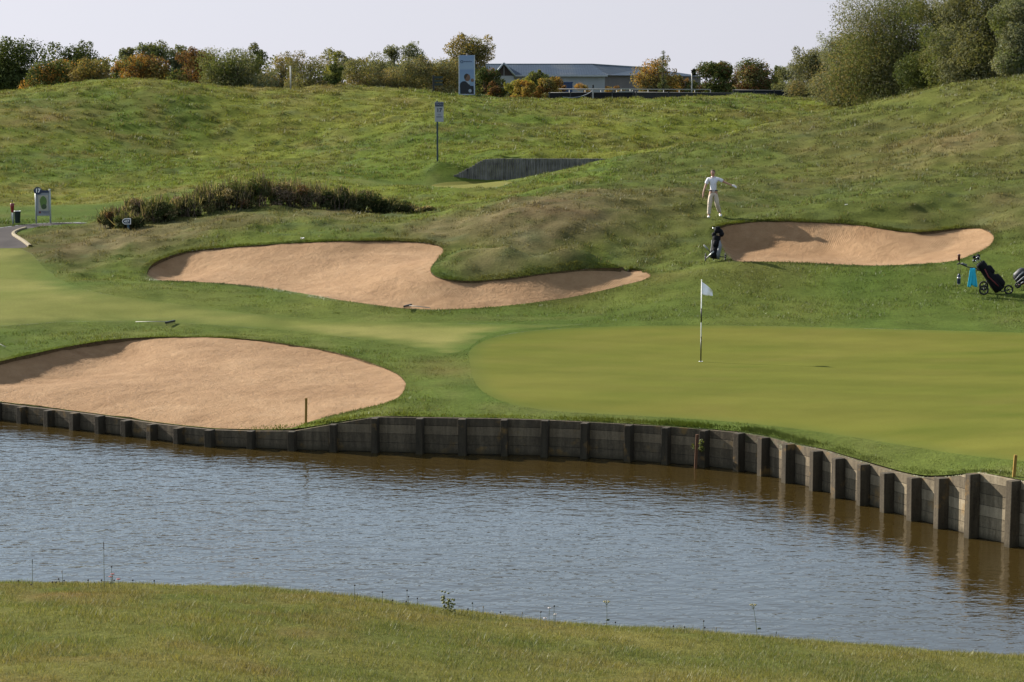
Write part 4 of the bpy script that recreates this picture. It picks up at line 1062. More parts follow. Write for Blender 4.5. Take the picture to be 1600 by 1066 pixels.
for p, q_ in (((xw, 10, rh + .03), (rA[0], 10, rh + .03)), ((rA[0], 10, rh + .03), (rC[0], rC[1]-240, rh + .03))): mb.tube([p, q_], .07, 6)
mb.build('ridge_cap', paint('ridge_cap', (.16, .20, .22), .5), rf)
# gabled porch
g0, g1, gp = at_d(769.5, 118.5, 236), at_d(806, 118.5, 236), at_d(787.5, 98.5, 236); gx = gp[0]; gh = gp[2] - zg; ge = g0[2] - zg
mb = MB(); mb.add([(g0[0]+.2, -4, 0), (g1[0]-.2, -4, 0), (g1[0]-.2, -4, ge), (g0[0]+.2, -4, ge)], [(0, 1, 2, 3)]); mb.build('porch_wall', MW, r)
mb = MB(); mb.add([(g0[0]+.15, -3.95, ge), (g1[0]-.15, -3.95, ge), (gx, -3.95, gh - .12)], [(0, 1, 2)]); gb = mb.build('gable', m_timber('gable_boards', (.05, .035, .032), (.10, .075, .065), True, 2.0), r)
mb = MB()
for sgn, e in ((-1, g0), (1, g1)):
    mb.add([(gx, -4.3, gh), (gx, 9, gh), (e[0] + .05*sgn, 9, ge - .1), (e[0] + .05*sgn, -4.3, ge - .1)], [(0, 1, 2, 3)])
mb.build('porch_roof', MR, r)
mb = MB()
for e in (g0, g1): mb.tube([(gx, -4.32, gh), (e[0], -4.32, ge - .1)], .09, 6)
mb.build('bargeboard', paint('bargeboard', (.34, .38, .42), .5), r)
mb = MB(); mb.box((gx, -4.0, (gh + ge)/2), (.09, .06, gh - ge)); mb.build('mullion', paint('mullion', (.25, .24, .24), .6), gb)
# ------------------------------------------------------------------ trees
M_leaf = m_blade('leaves', 0.36, 0.004)
BARK1 = m_bark('bark_brown', (0.05, 0.04, 0.03), (0.13, 0.10, 0.075)); BARK2 = m_bark('bark_grey', (0.10, 0.09, 0.075), (0.20, 0.18, 0.15))
GREENS = {'dark': (0.031, 0.041, 0.014), 'oak': (0.044, 0.054, 0.018), 'mid': (0.066, 0.078, 0.024), 'olive': (0.082, 0.080, 0.034), 'grey': (0.085, 0.095, 0.050),
          'gold': (0.155, 0.115, 0.030), 'orange': (0.185, 0.098, 0.026), 'rust': (0.088, 0.048, 0.024), 'tan': (0.128, 0.100, 0.046), 'yel': (0.155, 0.150, 0.028), 'pale': (0.115, 0.118, 0.070), 'willow': (0.090, 0.092, 0.055), 'pink': (0.120, 0.088, 0.062), 'straw': (0.20, 0.16, 0.085), 'bram': (0.042, 0.046, 0.019)}
def leaf_cloud(centres, radii, n, size, aspect, cols, wts, seed, droop=0.0, shell=0.55, cvar=0.12, flat=0.0):
    """leaf-sized quads spread through lobes; each lobe leans to one of the colours"""
    g = np.random.default_rng(seed)
    centres = np.asarray(centres, float); radii = np.asarray(radii, float)
    vol = radii.prod(1) ** (2 / 3); k = g.choice(len(centres), n, p=vol / vol.sum())
    d = g.normal(size=(n, 3)); d /= np.linalg.norm(d, axis=1)[:, None]
    r = shell + (1 - shell) * g.random(n) ** 0.6
    r = np.where(g.random(n) < 0.28, g.random(n) ** 0.5, r) * g.uniform(0.88, 1.14, n)
    p = centres[k] + d * radii[k] * r[:, None]
    # leaf frame: mostly facing outwards and up, with scatter
    nrm = d * 0.8 + g.normal(size=(n, 3)) * 0.75 + np.array([0, 0, 0.35]); nrm /= np.linalg.norm(nrm, axis=1)[:, None]
    ax = g.normal(size=(n, 3)); ax[:, 2] -= droop; ax -= (ax * nrm).sum(1)[:, None] * nrm; ax /= np.linalg.norm(ax, axis=1)[:, None]
    bx = np.cross(nrm, ax)
    L = size * g.uniform(0.6, 1.35, n)[:, None]; Wd = L * aspect
    q = np.stack([p - ax * L * .5, p + bx * Wd * .5 + nrm * L * .06, p + ax * L * .5, p - bx * Wd * .5 + nrm * L * .06], 1)
    pal = np.array([GREENS[c] for c in cols]); lobe_c = g.choice(len(cols), len(centres), p=np.array(wts) / sum(wts))
    ci = np.where(g.random(n) < 0.72, lobe_c[k], g.choice(len(cols), n, p=np.array(wts) / sum(wts)))
    c = pal[ci] * 1.36 * g.uniform(1 - cvar, 1 + cvar, n)[:, None] * (0.9 + 0.2 * g.random(len(centres)))[k][:, None]
    return q.reshape(-1, 3), np.repeat(c, 4, 0)
def cloud_obj(name, q, c, parent):
    n = len(q) // 4
    return mesh_np(name, q, np.arange(4 * n).reshape(n, 4), M_leaf, parent, col=c)
def make_tree(px, top, hw, d, name, label, cols, wts, n=3200, size=0.24, aspect=0.6, style='round', group=None, base=None, low=0.10, seed=None, bark=None, ztop_px=None, droop=0.0, nl=16, cat='tree'):
    seed = seed if seed is not None else int(px * 7 + top * 3 + 5000)
    g = np.random.default_rng(seed)
    b = at_xdz(px, d, 6.0); bz = float(base_z(b[0], d)[0]) if d < 185 else 5.72
    if base is not None: bz = base
    T = at_d(px, top, d); Ht = T[2] - bz; W = 1.30 * hw / FPX * d
    t = thing(name, label, cat, (b[0], d, bz), group=group)
    cs, rs = [], []
    zl = Ht * low
    for i in range(nl):
        u = (i + .5) / nl
        z = zl + (Ht - zl) * (0.12 + 0.78 * g.random() ** .8 if i > 2 else (0.80, 0.62, 0.45)[i])
        v = (z - zl) / (Ht - zl)
        if style == 'round': prof = math.sqrt(max(0.12, 1 - (1.9 * v - 1.0) ** 2 * 0.92)) 
        elif style == 'cone': prof = max(0.10, 1.0 - v) ** 0.8
        elif style == 'tall': prof = 0.55 + 0.45 * math.sin(math.pi * min(1, v * 1.05)) - 0.25 * v
        else: prof = math.sqrt(max(0.06, 1 - (v * 1.0) ** 2.4))
        a = g.uniform(0, 2 * math.pi); rr = W * prof * math.sqrt(g.random()) * 0.72
        lr = W * g.uniform(0.26, 0.46) * (0.62 + 0.38 * prof)
        lz = min(lr * g.uniform(.7, 1.0), Ht * .26)
        z = min(z, Ht - lz * .92)
        cs.append((rr * math.cos(a), rr * math.sin(a) * .8, z)); rs.append((lr, lr * .9, lz))
    # an uneven skirt down to the ground and a few sprigs along the top
    for i in range(max(8, int(nl * .8))):
        a = g.uniform(0, 2 * math.pi); rr = W * g.uniform(.15, .85); lr = W * g.uniform(.28, .42)
        cs.append((rr * math.cos(a), rr * math.sin(a) * .8, zl + lr * .5 + Ht * g.uniform(0, .34))); rs.append((lr, lr, lr * .8))
    for i in range(nl // 2):
        a = g.uniform(0, 2 * math.pi); j = int(g.integers(0, nl)); c0 = cs[j]; r0 = rs[j]
        lr = W * g.uniform(.07, .15)
        cs.append((c0[0] + r0[0] * math.cos(a) * .9, c0[1], min(c0[2] + r0[2] * g.uniform(.6, 1.05), Ht - lr * .6))); rs.append((lr, lr, lr * 1.25))
    q, c = leaf_cloud(cs, rs, int(n * (3.4 if hw > 85 else 4.2 if hw > 12 else 2.4)), size * .68, aspect, cols, wts, seed + 1, droop)
    cloud_obj('crown', q, c, t)
    mb = MB(); lean = g.uniform(-.05, .05) * Ht
    tr = max(.07, .022 * Ht)
    mb.tube([(0, 0, -.25), (lean * .3, 0, Ht * .2), (lean * .7, 0, Ht * .5), (lean, 0, Ht * .82)], [tr * 1.25, tr, tr * .7, tr * .2], 8)
    for i in range(7):
        j = int(g.integers(0, nl)); z0 = Ht * g.uniform(.12, .5)
        p0 = Vector((lean * z0 / Ht, 0, z0)); p1 = Vector(cs[j]); mid = p0.lerp(p1, .5) + Vector((0, 0, -.05 * Ht))
        mb.tube([tuple(p0), tuple(mid), tuple(p1)], [tr * .5, tr * .33, tr * .12], 6)
    mb.build('trunk', bark or BARK1, t)
    return t
GT = 'trees behind the ridge'
make_tree(10, 62, 62, 178, 'broadleaf_tree', 'large dark green tree at the far left end of the tree line', ['dark', 'oak', 'mid'], [5, 4, 1], 6500, .26, nl=24, group=GT)
make_tree(-75, 58, 60, 182, 'broadleaf_tree', 'dark green tree mostly cut off by the left edge', ['dark', 'oak'], [3, 2], 3000, .26, group=GT)
make_tree(112, 66, 40, 186, 'oak_tree', 'knobbly dark oak rising behind the mixed green and orange tree', ['dark', 'oak', 'yel'], [4, 5, .6], 4200, .25, nl=20, group=GT)
make_tree(88, 93, 40, 168, 'maple_tree', 'green tree with orange tinted upper branches in front of the dark oak', ['mid', 'oak', 'orange', 'tan'], [4, 4, 1.6, 1.4], 4200, .22, nl=20, group=GT)
make_tree(146, 92, 34, 166, 'field_maple', 'pale olive and apricot bushy tree at the left of the ridge top', ['olive', 'tan', 'gold', 'orange'], [4, 3, 2, 1.4], 3600, .20, group=GT)
make_tree(166, 95, 13, 170, 'hawthorn', 'narrow rusty orange shrub right of the apricot tree', ['rust', 'orange', 'olive'], [3, 3, 2], 1300, .18, style='tall', nl=10, group=GT)
make_tree(182, 92, 17, 174, 'hawthorn', 'thin rust and green shrub with spiky top beside the gold maple', ['orange', 'rust', 'mid', 'grey'], [3, 2, 2, 2], 1500, .18, style='tall', nl=12, group=GT)
for px, top, hw, lab in ((207, 74, 14, 'leftmost grey green crown far behind the gold maple'), (235, 67, 20, 'loose grey green crown above the gold maple'), (260, 64, 24, 'roundest grey green crown far behind the gold maple'), (285, 66, 18, 'grey green crown just left of the dark red tree')):
    make_tree(px, top - 3, hw * 1.35, 232, 'distant_tree', lab, ['grey', 'mid', 'olive'], [5, 2, 2], 2400, .30, group='pale trees far behind')
make_tree(222, 82, 38, 171, 'maple_tree', 'broad gold and orange maple behind the left ridge top', ['gold', 'orange', 'olive', 'oak', 'rust'], [3.2, 3, 3, 1.6, 1.2], 4600, .22, nl=22, group=GT)
make_tree(303, 73, 36, 172, 'copper_tree', 'dark red brown tree between the gold maple and the olive willow', ['rust', 'oak', 'rust', 'olive', 'orange'], [4, 3, 2, 2, .8], 4600, .22, nl=20, group=GT)
make_tree(362, 74, 52, 166, 'willow_tree', 'wide olive willow with a dark lower half right of the red brown tree', ['olive', 'mid', 'willow', 'oak'], [4, 3, 3, 2], 6000, .24, .4, nl=24, group=GT, droop=.4)
make_tree(405, 62, 24, 190, 'poplar_tree', 'tall slim olive green tree standing above the olive willow', ['olive', 'mid', 'yel', 'willow'], [4, 3, 1, 2], 2800, .24, .5, style='tall', nl=16, group=GT)
make_tree(383, 76, 16, 194, 'poplar_tree', 'tan leaved crown peeping out left of the slim tall tree', ['tan', 'rust', 'olive'], [4, 1.5, 3], 1300, .24, style='tall', nl=10, group=GT)
make_tree(440, 80, 26, 182, 'willow_tree', 'tan willow directly behind the white pole', ['tan', 'gold', 'olive', 'willow'], [4, 1, 3, 3], 3000, .23, .4, nl=18, group=GT)
make_tree(487, 79, 36, 177, 'willow_tree', 'round tan and olive willow just right of the white pole', ['tan', 'olive', 'willow', 'mid'], [4, 4, 3, 1], 4600, .22, .4, nl=22, group=GT)
make_tree(457, 76, 14, 198, 'poplar_tree', 'sparse yellow olive crown above the white pole', ['yel', 'pale', 'olive'], [2, 3, 3], 1200, .24, style='tall', nl=10, group=GT)
make_tree(527, 70, 25, 197, 'poplar_tree', 'yellow green crown in the middle of the left tree line', ['yel', 'olive', 'mid', 'pale'], [3, 4, 2, 2], 2600, .24, .5, nl=16, group=GT)
make_tree(518, 98, 18, 165, 'shrub', 'dark green rounded shrub between two tan willows', ['oak', 'mid', 'dark'], [3, 2, 1], 1600, .20, nl=12, group=GT, cat='shrub')
make_tree(556, 92, 36, 171, 'willow_tree', 'straw coloured willow above the middle ridge', ['tan', 'yel', 'olive', 'willow'], [3, 2, 4, 3], 4300, .22, .4, nl=20, group=GT)
make_tree(590, 77, 32, 190, 'willow_tree', 'olive green willow with soft top right of the straw willow', ['olive', 'willow', 'mid', 'pale'], [4, 4, 2, 1], 3600, .24, .4, nl=20, group=GT)
make_tree(612, 66, 19, 203, 'poplar_tree', 'airy grey green tree left of the tallest thin tree', ['grey', 'pale', 'olive'], [4, 3, 3], 1500, .24, .45, style='tall', nl=14, group=GT)
make_tree(641, 58, 23, 203, 'poplar_tree', 'tall thin crowned grey green tree above the golden bushes', ['grey', 'willow', 'pale'], [5, 3, 2], 1700, .24, .45, style='tall', nl=16, group=GT)
make_tree(632, 88, 38, 171, 'willow_tree', 'golden olive willow below the tall thin crowned tree', ['gold', 'tan', 'olive', 'willow'], [1.8, 3, 4, 3], 4600, .22, .4, nl=22, group=GT)
make_tree(690, 92, 40, 173, 'willow_tree', 'golden olive willow behind the black finger post', ['olive', 'tan', 'gold', 'willow'], [4, 3, 1.4, 3], 4600, .22, .4, nl=22, group=GT)
make_tree(729, 53, 36, 187, 'lime_tree', 'tallest golden tree right behind the banner', ['gold', 'tan', 'olive', 'oak'], [1.8, 4, 4, 2], 5200, .25, .5, nl=24, group=GT)
make_tree(762, 104, 26, 164, 'shrub', 'dark shrub at the right side of the banner', ['oak', 'dark', 'olive', 'rust'], [4, 3, 1, 1], 2600, .20, nl=14, group=GT, cat='shrub')
make_tree(776, 121, 13, 159, 'shrub', 'low rusty shrub between the banner and the gabled porch', ['rust', 'orange', 'oak'], [3, 2, 3], 1300, .17, nl=10, group=GT, cat='shrub')
GB = 'autumn bushes before the hall'
make_tree(803, 122, 13, 158, 'shrub', 'yellow green bush below the gabled porch', ['yel', 'pale', 'gold'], [4, 2, 2], 1400, .16, nl=10, group=GB, cat='shrub')
make_tree(816, 123, 16, 156, 'shrub', 'golden bush in front of the tallest green bush', ['gold', 'orange', 'yel'], [4, 2, 2], 1700, .16, nl=12, group=GB, cat='shrub')
make_tree(835, 109, 18, 160, 'shrub', 'tallest green bush in front of the blue roof', ['mid', 'yel', 'oak', 'olive'], [4, 2, 2, 1], 2600, .18, nl=14, group=GB, cat='shrub')
make_tree(858, 121, 18, 157, 'shrub', 'orange brown bush at the left end of the black fence', ['gold', 'orange', 'olive', 'rust'], [3, 3, 2, 1.5], 2200, .16, nl=12, group=GB, cat='shrub')
make_tree(877, 131, 10, 162, 'shrub', 'small reddish bush in front of the blue container', ['rust', 'orange', 'tan'], [3, 2, 2], 900, .16, nl=8, group=GB, cat='shrub')
make_tree(914, 127, 14, 163, 'shrub', 'small amber bush before the pale hall wall', ['gold', 'orange', 'yel'], [4, 2, 1], 1200, .16, nl=9, group=GB, cat='shrub')
make_tree(961, 127, 15, 164, 'shrub', 'small orange bush before the brown hall wall', ['orange', 'gold', 'rust'], [4, 2, 2], 1200, .16, nl=9, group=GB, cat='shrub')
make_tree(1085, 142.5, 11, 157, 'shrub', 'low yellow bush at the foot of the lamp post', ['gold', 'yel'], [3, 2], 700, .13, nl=7, group=GB, cat='shrub')
make_tree(1026, 88, 38, 167, 'cherry_tree', 'bright orange tree beside the brown hall wall', ['orange', 'gold', 'tan', 'olive', 'rust'], [4, 2.5, 3, 2.5, 1], 4300, .20, .6, style='dome', nl=20, group=GT)
t = make_tree(1036, 71, 11, 162, 'spruce_tree', 'thin pointed conifer poking out of the orange tree', ['oak', 'grey', 'olive'], [4, 2, 2], 1100, .17, .3, style='cone', nl=14, group=GT)
make_tree(1062, 112, 20, 172, 'shrub', 'dull orange and green shrub between the orange tree and the lamp', ['rust', 'orange', 'olive', 'oak'], [2, 2, 3, 3], 1800, .18, nl=12, group=GT, cat='shrub')
make_tree(1116, 97, 32, 165, 'maple_tree', 'green and brown tree just right of the street lamp', ['oak', 'mid', 'rust', 'dark'], [4, 3, 2.6, 1.5], 4300, .21, .6, nl=20, group=GT)
make_tree(1178, 93, 36, 168, 'maple_tree', 'red brown and green tree behind the navy fence', ['rust', 'oak', 'mid', 'olive', 'dark'], [4, 3, 2, 2, 1], 4600, .21, .6, nl=20, group=GT)
make_tree(1204, 100, 18, 172, 'maple_tree', 'dark knobbly tree end right of the red brown tree', ['dark', 'oak', 'mid'], [3, 4, 1], 1900, .21, nl=12, group=GT)
make_tree(1238, 100, 28, 160, 'willow_tree', 'small grey olive willow behind the end of the navy fence', ['willow', 'grey', 'olive'], [4, 3, 3], 3200, .2, .4, nl=16, group=GT)
make_tree(1270, 76, 38, 153, 'willow_tree', 'soft olive willow left of the giant willow', ['willow', 'olive', 'tan', 'grey'], [4, 4, 1.5, 2], 5000, .22, .35, nl=22, group=GT, droop=.4)
GW = 'large willows on the right'
make_tree(1326, 52, 50, 138, 'willow_tree', 'grey green willow bush at the left foot of the giant willow', ['willow', 'pale', 'olive', 'grey'], [4, 2.5, 4, 2], 11000, .20, .28, nl=34, group=GW, droop=.5, low=.03)
make_tree(1398, -20, 96, 134, 'willow_tree', 'giant dark olive willow, tallest of the group on the right', ['olive', 'willow', 'mid', 'oak', 'tan'], [4, 4, 3, 3, .8], 30000, .21, .28, style='round', nl=60, group=GW, droop=.5, low=.03)
make_tree(1462, -16, 50, 128, 'willow_tree', 'dark shaded willow in the gap between two giant willows', ['oak', 'dark', 'olive'], [4, 3, 3], 9000, .21, .3, nl=28, group=GW, droop=.4, low=.03)
make_tree(1535, -50, 66, 125, 'willow_tree', 'giant silvery willow with glossy leaves near the right edge', ['willow', 'olive', 'pale', 'mid'], [4, 4, 2, 3], 20000, .22, .32, nl=48, group=GW, droop=.5, low=.03)
make_tree(1604, -10, 48, 121, 'willow_tree', 'silver green willow cut off by the right edge', ['willow', 'pale', 'grey', 'mid'], [4, 3, 2, 2], 14000, .22, .32, nl=36, group=GW, droop=.5, low=.03)
make_tree(1690, -40, 60, 125, 'willow_tree', 'willow standing wholly beyond the right edge', ['willow', 'olive'], [3, 3], 6000, .26, .35, nl=30, group=GW, low=.03)
for px, top, hw, lab in ((801, 93.5, 7, 'wispy far treetop directly above the hall ridge'), (793, 96, 5, 'tiny far treetop left of the wispy one above the hall')):
    make_tree(px, top, hw, 320, 'distant_tree', lab, ['olive', 'grey'], [2, 2], 260, .4, nl=6, group='pale trees far behind', style='tall')

# the wood closing the view behind the single trees: one mass nobody could count
g4 = np.random.default_rng(88); cs, rs = [], []
for px in np.arange(-60, 742, 9.0):
    d = 216 + g4.uniform(-6, 10); p = at_d(px + g4.uniform(-5, 5), 98 + 7 * math.sin(px / 37.0) + g4.uniform(-4, 10), d); lr = g4.uniform(1.0, 1.9)
    for zc in (p[2] - lr * .8, p[2] - lr * 2.0): cs.append((p[0] + g4.uniform(-.5, .5), d, max(zc, 6.2))); rs.append((lr * 1.2, lr, lr))
q, c = leaf_cloud(cs, rs, 26000, .28, .55, ['olive', 'oak', 'mid', 'tan', 'grey'], [4, 3, 3, 1.6, 2], 89); wo = cloud_obj('distant_wood', q, c, None); tag(wo, 'dense olive wood closing the view behind the single trees', 'wood', kind='stuff')

# ------------------------------------------------------------------ bramble thicket
GH = 'bramble bushes of the thicket'
def bush(px, py, top, hw, label, cols, wts, n=3600, dd=0.8, size=.085, stems=26, seed=1):
    h = hit(px, py, d0=80); d = h[1] + dd; x = h[0]; bz = float(base_z(x, d)[0]); Ht = at_d(px, top, d)[2] - bz; W = hw / FPX * d
    t = thing('bramble_bush', label, 'bush', (x, d, bz), group=GH)
    g = np.random.default_rng(abs(seed)); cs, rs = [], []
    for i in range(20):
        a = g.uniform(0, 2*math.pi); rr = W * math.sqrt(g.random()) * .9; lr = W * g.uniform(.22, .4)
        edge = 1 - .55 * (abs(rr * math.cos(a)) / W) ** 1.5
        z = Ht * g.uniform(.15, .82) * edge
        cs.append((rr*math.cos(a), rr*math.sin(a)*.8, z)); rs.append((lr, lr*.9, min(lr*.8, Ht*.3)))
    q, c = leaf_cloud(cs, rs, n, size, .5, cols, wts, seed + 3, 0.0, .45, .35)
    g3 = np.random.default_rng(seed + 9); ns = 240; a = g3.uniform(0, 2*np.pi, ns); r = W * np.sqrt(g3.random(ns)) * .95; ed = 1 - .5 * (np.abs(r*np.cos(a)) / W) ** 1.5
    b0 = np.column_stack([r*np.cos(a), r*np.sin(a)*.8, Ht * ed * g3.uniform(.25, .8, ns)]); l = Ht * g3.uniform(.12, .38, ns); tp_ = b0 + np.column_stack([g3.normal(size=ns)*.10, g3.normal(size=ns)*.08, l]); sd = np.column_stack([np.full(ns, .012), np.zeros((ns, 2))])
    qs = np.stack([b0 - sd, b0 + sd, tp_ + sd*.5, tp_ - sd*.5], 1).reshape(-1, 3); pc = np.array([GREENS[k_] for k_ in ('straw', 'bram', 'pink', 'olive')])[g3.choice(4, ns, p=[.22, .45, .08, .25])] * 1.3 * g3.uniform(.5, 1.3, ns)[:, None]
    q = np.vstack([q, qs]); c = np.vstack([c, np.repeat(pc, 4, 0)])
    keep = np.repeat(q.reshape(-1, 4, 3)[:, :, 2].min(1) > -.25, 4)
    cloud_obj('foliage', q[keep], c[keep], t)
    mb = MB()
    for i in range(stems):
        a = g.uniform(0, 2*math.pi); r = W * g.uniform(.1, .95); p0 = Vector((r*math.cos(a)*.8, r*math.sin(a)*.7, -.05)); hh = Ht * g.uniform(.6, 1.15)
        p1 = p0 + Vector((g.uniform(-.2, .2), g.uniform(-.15, .15), hh)); mb.tube([tuple(p0), tuple(p0.lerp(p1, .5) + Vector((g.uniform(-.08,.08), 0, 0))), tuple(p1)], [.012, .010, .005], 4, False)
    mb.build('stem', bpy.data.materials['dry_stem'], t); return t
m_timber('dry_stem', (.10, .07, .05), (.24, .17, .12), True, 2.0)
BR = [(168,359,322,22,'low ragged bramble at the left tip of the thicket',['bram','olive','rust'],[4,2,1.2]),
      (196,361,330,24,'dark bramble right behind the arrow sign',['bram','oak','dark'],[4,2,2]),
      (206,352,306,26,'grey pink seeded bramble above the arrow sign',['bram','pink','olive','straw'],[3,2,2,1.2]),
      (243,352,306,30,'dull green bramble right of the arrow sign',['bram','oak','mid','straw'],[4,2,1.2,1]),
      (285,344,300,28,'bramble with a dry pinkish patch low at its front',['bram','pink','olive','oak'],[3,2.2,1.6,2]),
      (320,336,287,32,'olive bramble with tall dry stems in the left half',['bram','olive','straw','rust'],[3,2,1.5,1.2]),
      (362,331,277,34,'tallest brown and green bramble on the crest',['bram','rust','straw','oak'],[4,1.6,1.6,2]),
      (405,327,273,34,'dark bramble at the middle of the thicket crest',['bram','dark','rust'],[4,3,1.2]),
      (450,327,277,34,'bramble topped with dusty pink dry flowers',['bram','pink','pink','rust'],[3,2.4,2,1.2]),
      (492,328,285,30,'bramble with faded pink top right of the crest',['bram','pink','dark'],[3,1.5,2]),
      (530,330,290,30,'dark rounded bramble where the thicket starts to drop',['bram','dark','oak'],[4,3,1]),
      (570,332,297,30,'dark bramble on the falling right half',['dark','bram','olive'],[3,4,1]),
      (608,333,308,28,'lower dark bramble near the right end',['dark','bram','oak'],[3,4,1.5]),
      (636,333,317,18,'last dark bramble tapering off the thicket',['dark','bram'],[2,4]),
      (665,333,322,16,'thin grey green tuft standing alone right of the thicket',['bram','olive','straw'],[3,2,1])]
for i, (px, py, top, hw, lab, cols, wts) in enumerate(BR):
    bush(px, py, top, hw, lab, cols, wts, 5200 if hw > 20 else 2000, seed=300 + i)

# ------------------------------------------------------------------ grass
def blades(x, y, z, h, wdt, lean, col, seed, seg=1):
    g = np.random.default_rng(seed); n = len(x)
    a = g.uniform(0, 2*np.pi, n); dx, dy = np.cos(a), np.sin(a)
    b = g.uniform(0, 2*np.pi, n); l = lean * g.uniform(.3, 1.2, n) * h
    base = np.stack([x, y, z - 0.02], 1); s = np.stack([dx, dy, np.zeros(n)], 1) * (wdt / 2)[:, None]
    tip = base + np.stack([np.cos(b) * l, np.sin(b) * l, h + .02], 1)
    v = np.stack([base - s, base + s, tip], 1).reshape(-1, 3)
    return v, np.repeat(col, 3, 0)
def turf_blades(n, y0, y1, sel, hfun, wfun, seed, lean=.7):
    g = np.random.default_rng(seed)
    y = np.sqrt(g.uniform(y0**2, y1**2, n)); x = (g.random(n) - .5) * 2 * (0.2222 * 1.06 * y + 1.5)
    k = (y > np.interp(x, BACK[:,0], BACK[:,1]) + .06)
    x, y = x[k], y[k]
    gi = R_ID.reshape(sh)[np.clip(((y-GY0)/GS).round().astype(int), 0, sh[0]-1), np.clip(((x-GX0)/GS).round().astype(int), 0, sh[1]-1)]
    nearreg = grid_at(np.minimum(D_BUNK, D_EDGE), x, y) < 0.6
    out = np.zeros(len(x), bool)
    idx = np.where(nearreg)[0]
    for nm, poly in REG: out[idx] |= inside(x[idx], y[idx], poly)
    out |= (~nearreg) & (gi > 0)
    x, y = x[~out], y[~out]
    p = sel(x, y); k = g.random(len(x)) < p; x, y = x[k], y[k]
    z = land_z(x, y); cl = fbm(x/.5, y/.42, 131, 2); cl2 = fbm(x/2.5, y/3, 137, 2)
    h = hfun(x, y) * np.clip(0.35 + 4.0 * (cl - .48) * (.35 + .65 * rough_at(x, y)) + .7 * (cl2 - .5), .12, 1.9) * g.uniform(.6, 1.25, len(x))
    c = turf_colour(x, y) * g.uniform(.55, 1.45, len(x))[:, None]
    st = g.random(len(x)) < (0.05 + 0.10 * rough_at(x, y)); c[st] = np.array([0.125, 0.105, 0.055]) * g.uniform(.7, 1.2, st.sum())[:, None]
    return blades(x, y, z, h, wfun(x, y), lean, c, seed + 1)
tri = lambda v: np.arange(len(v)).reshape(-1, 3)
v, c = turf_blades(760000, 52, 150, lambda x, y: np.clip(rough_at(x, y) * 1.15 - .1, 0, 1), lambda x, y: 0.066 + .035 * np.clip((y - 80) / 30, 0, 1), lambda x, y: 0.022 + 0.0003 * (y - 60), 501, .75)
o = mesh_np('long_grass', v, tri(v), M_blade, col=c); tag(o, 'uneven long grass covering the mounds', 'grass', kind='stuff')
v, c = turf_blades(420000, 42, 92, lambda x, y: np.clip(1 - rough_at(x, y) * 1.2, 0, 1), lambda x, y: 0.045 + .03 * np.clip(grid_at(D_EDGE, x, y) - .5, 0, 2), lambda x, y: np.full(len(x), .020), 521, .8)
o = mesh_np('short_grass', v, tri(v), M_blade, col=c); tag(o, 'mown grass collar around the green and bunkers', 'grass', kind='stuff')
# tufts hanging over the bunker lips and over the pond wall
g = np.random.default_rng(77); VV, CC = [], []
for nm, poly in REG:
    if not nm.startswith('bunker'): continue
    m = len(poly); n = 26000 if nm != 'bunkerC' else 18000
    dwp = dist_poly(poly[:,0], poly[:,1], BACK, False)
    i = g.integers(0, m, n); i = i[dwp[i] > .6]; n = len(i); f = g.random(n)
    a = poly[i, :2]; b = poly[(i+1) % m, :2]; p = a + (b - a) * f[:, None]; t = (b - a) / (np.linalg.norm(b - a, axis=1)[:, None] + 1e-9)
    ar = np.sum(poly[:,0]*np.roll(poly[:,1],-1) - np.roll(poly[:,0],-1)*poly[:,1]); nr = np.stack([t[:,1], -t[:,0]], 1) * (1 if ar > 0 else -1)
    p = p + nr * (g.random(n) ** 1.5 * .3)[:, None]
    z = base_z(p[:,0], p[:,1]) + micro(p[:,0], p[:,1])
    hh = g.uniform(.05, .14, n) * (0.4 + fbm(p[:,0]/.5, p[:,1]/.5, 151, 2)) * (.55 + .45*rough_at(p[:,0], p[:,1]))
    s = np.stack([t[:,0], t[:,1], np.zeros(n)], 1) * .011
    base = np.column_stack([p, z - .02]); tip = base + np.column_stack([-nr * (g.uniform(.1, 1.0, n) * hh)[:, None], hh * g.uniform(.2, 1.1, n)])
    VV.append(np.stack([base - s, base + s, tip], 1).reshape(-1, 3)); CC.append(np.repeat(turf_colour(p[:,0], p[:,1]) * g.uniform(.6, 1.15, n)[:, None], 3, 0))
v = np.vstack(VV); o = mesh_np('lip_grass', v, tri(v), M_blade, col=np.vstack(CC)); tag(o, 'shaggy grass fringe hanging over the bunker edges', 'grass', kind='stuff')
n = 52000; s_ = g.random(n) * (len(BACK) - 1.001); i = s_.astype(int); f = s_ - i
p = BACK[i] * (1 - f)[:, None] + BACK[i+1] * f[:, None]; t = BACK[i+1, :2] - BACK[i, :2]; t /= np.linalg.norm(t, axis=1)[:, None]
over = np.interp(p[:,0], [-20, -6.0, -5.2, -3.5, -1.5, 0.8, 2.4, 6.0, 6.6, 9, 11], [0, 0, .5, .35, .15, .3, 1.0, 1.0, .35, .2, .2]) * np.clip(fbm(p[:,0]/.5, p[:,1]/.5, 171, 2) * 2.2 - .45, .05, 1.3)
k = g.random(n) < (over * 1.2 + .05) * (p[:,0] > -6.4); p, t, over = p[k], t[k], over[k]; n = len(p)
nw_ = np.stack([t[:,1], -t[:,0]], 1)   # towards the water
q = p[:, :2] - nw_ * (g.random(n) * .30)[:, None]; z = base_z(q[:,0], q[:,1]) + .0
hh = (.04 + .09 * over) * g.uniform(.5, 1.3, n); hang = g.random(n) < .55 * over
base = np.column_stack([q, z]); base[hang, :2] = p[hang, :2] + nw_[hang] * .03; base[hang, 2] = p[hang, 2] + .03
tip = base + np.column_stack([nw_ * (hh * g.uniform(.1, .7, n))[:, None], np.where(hang, -hh * g.uniform(.2, 1.3, n), hh * g.uniform(.5, 1.1, n))])
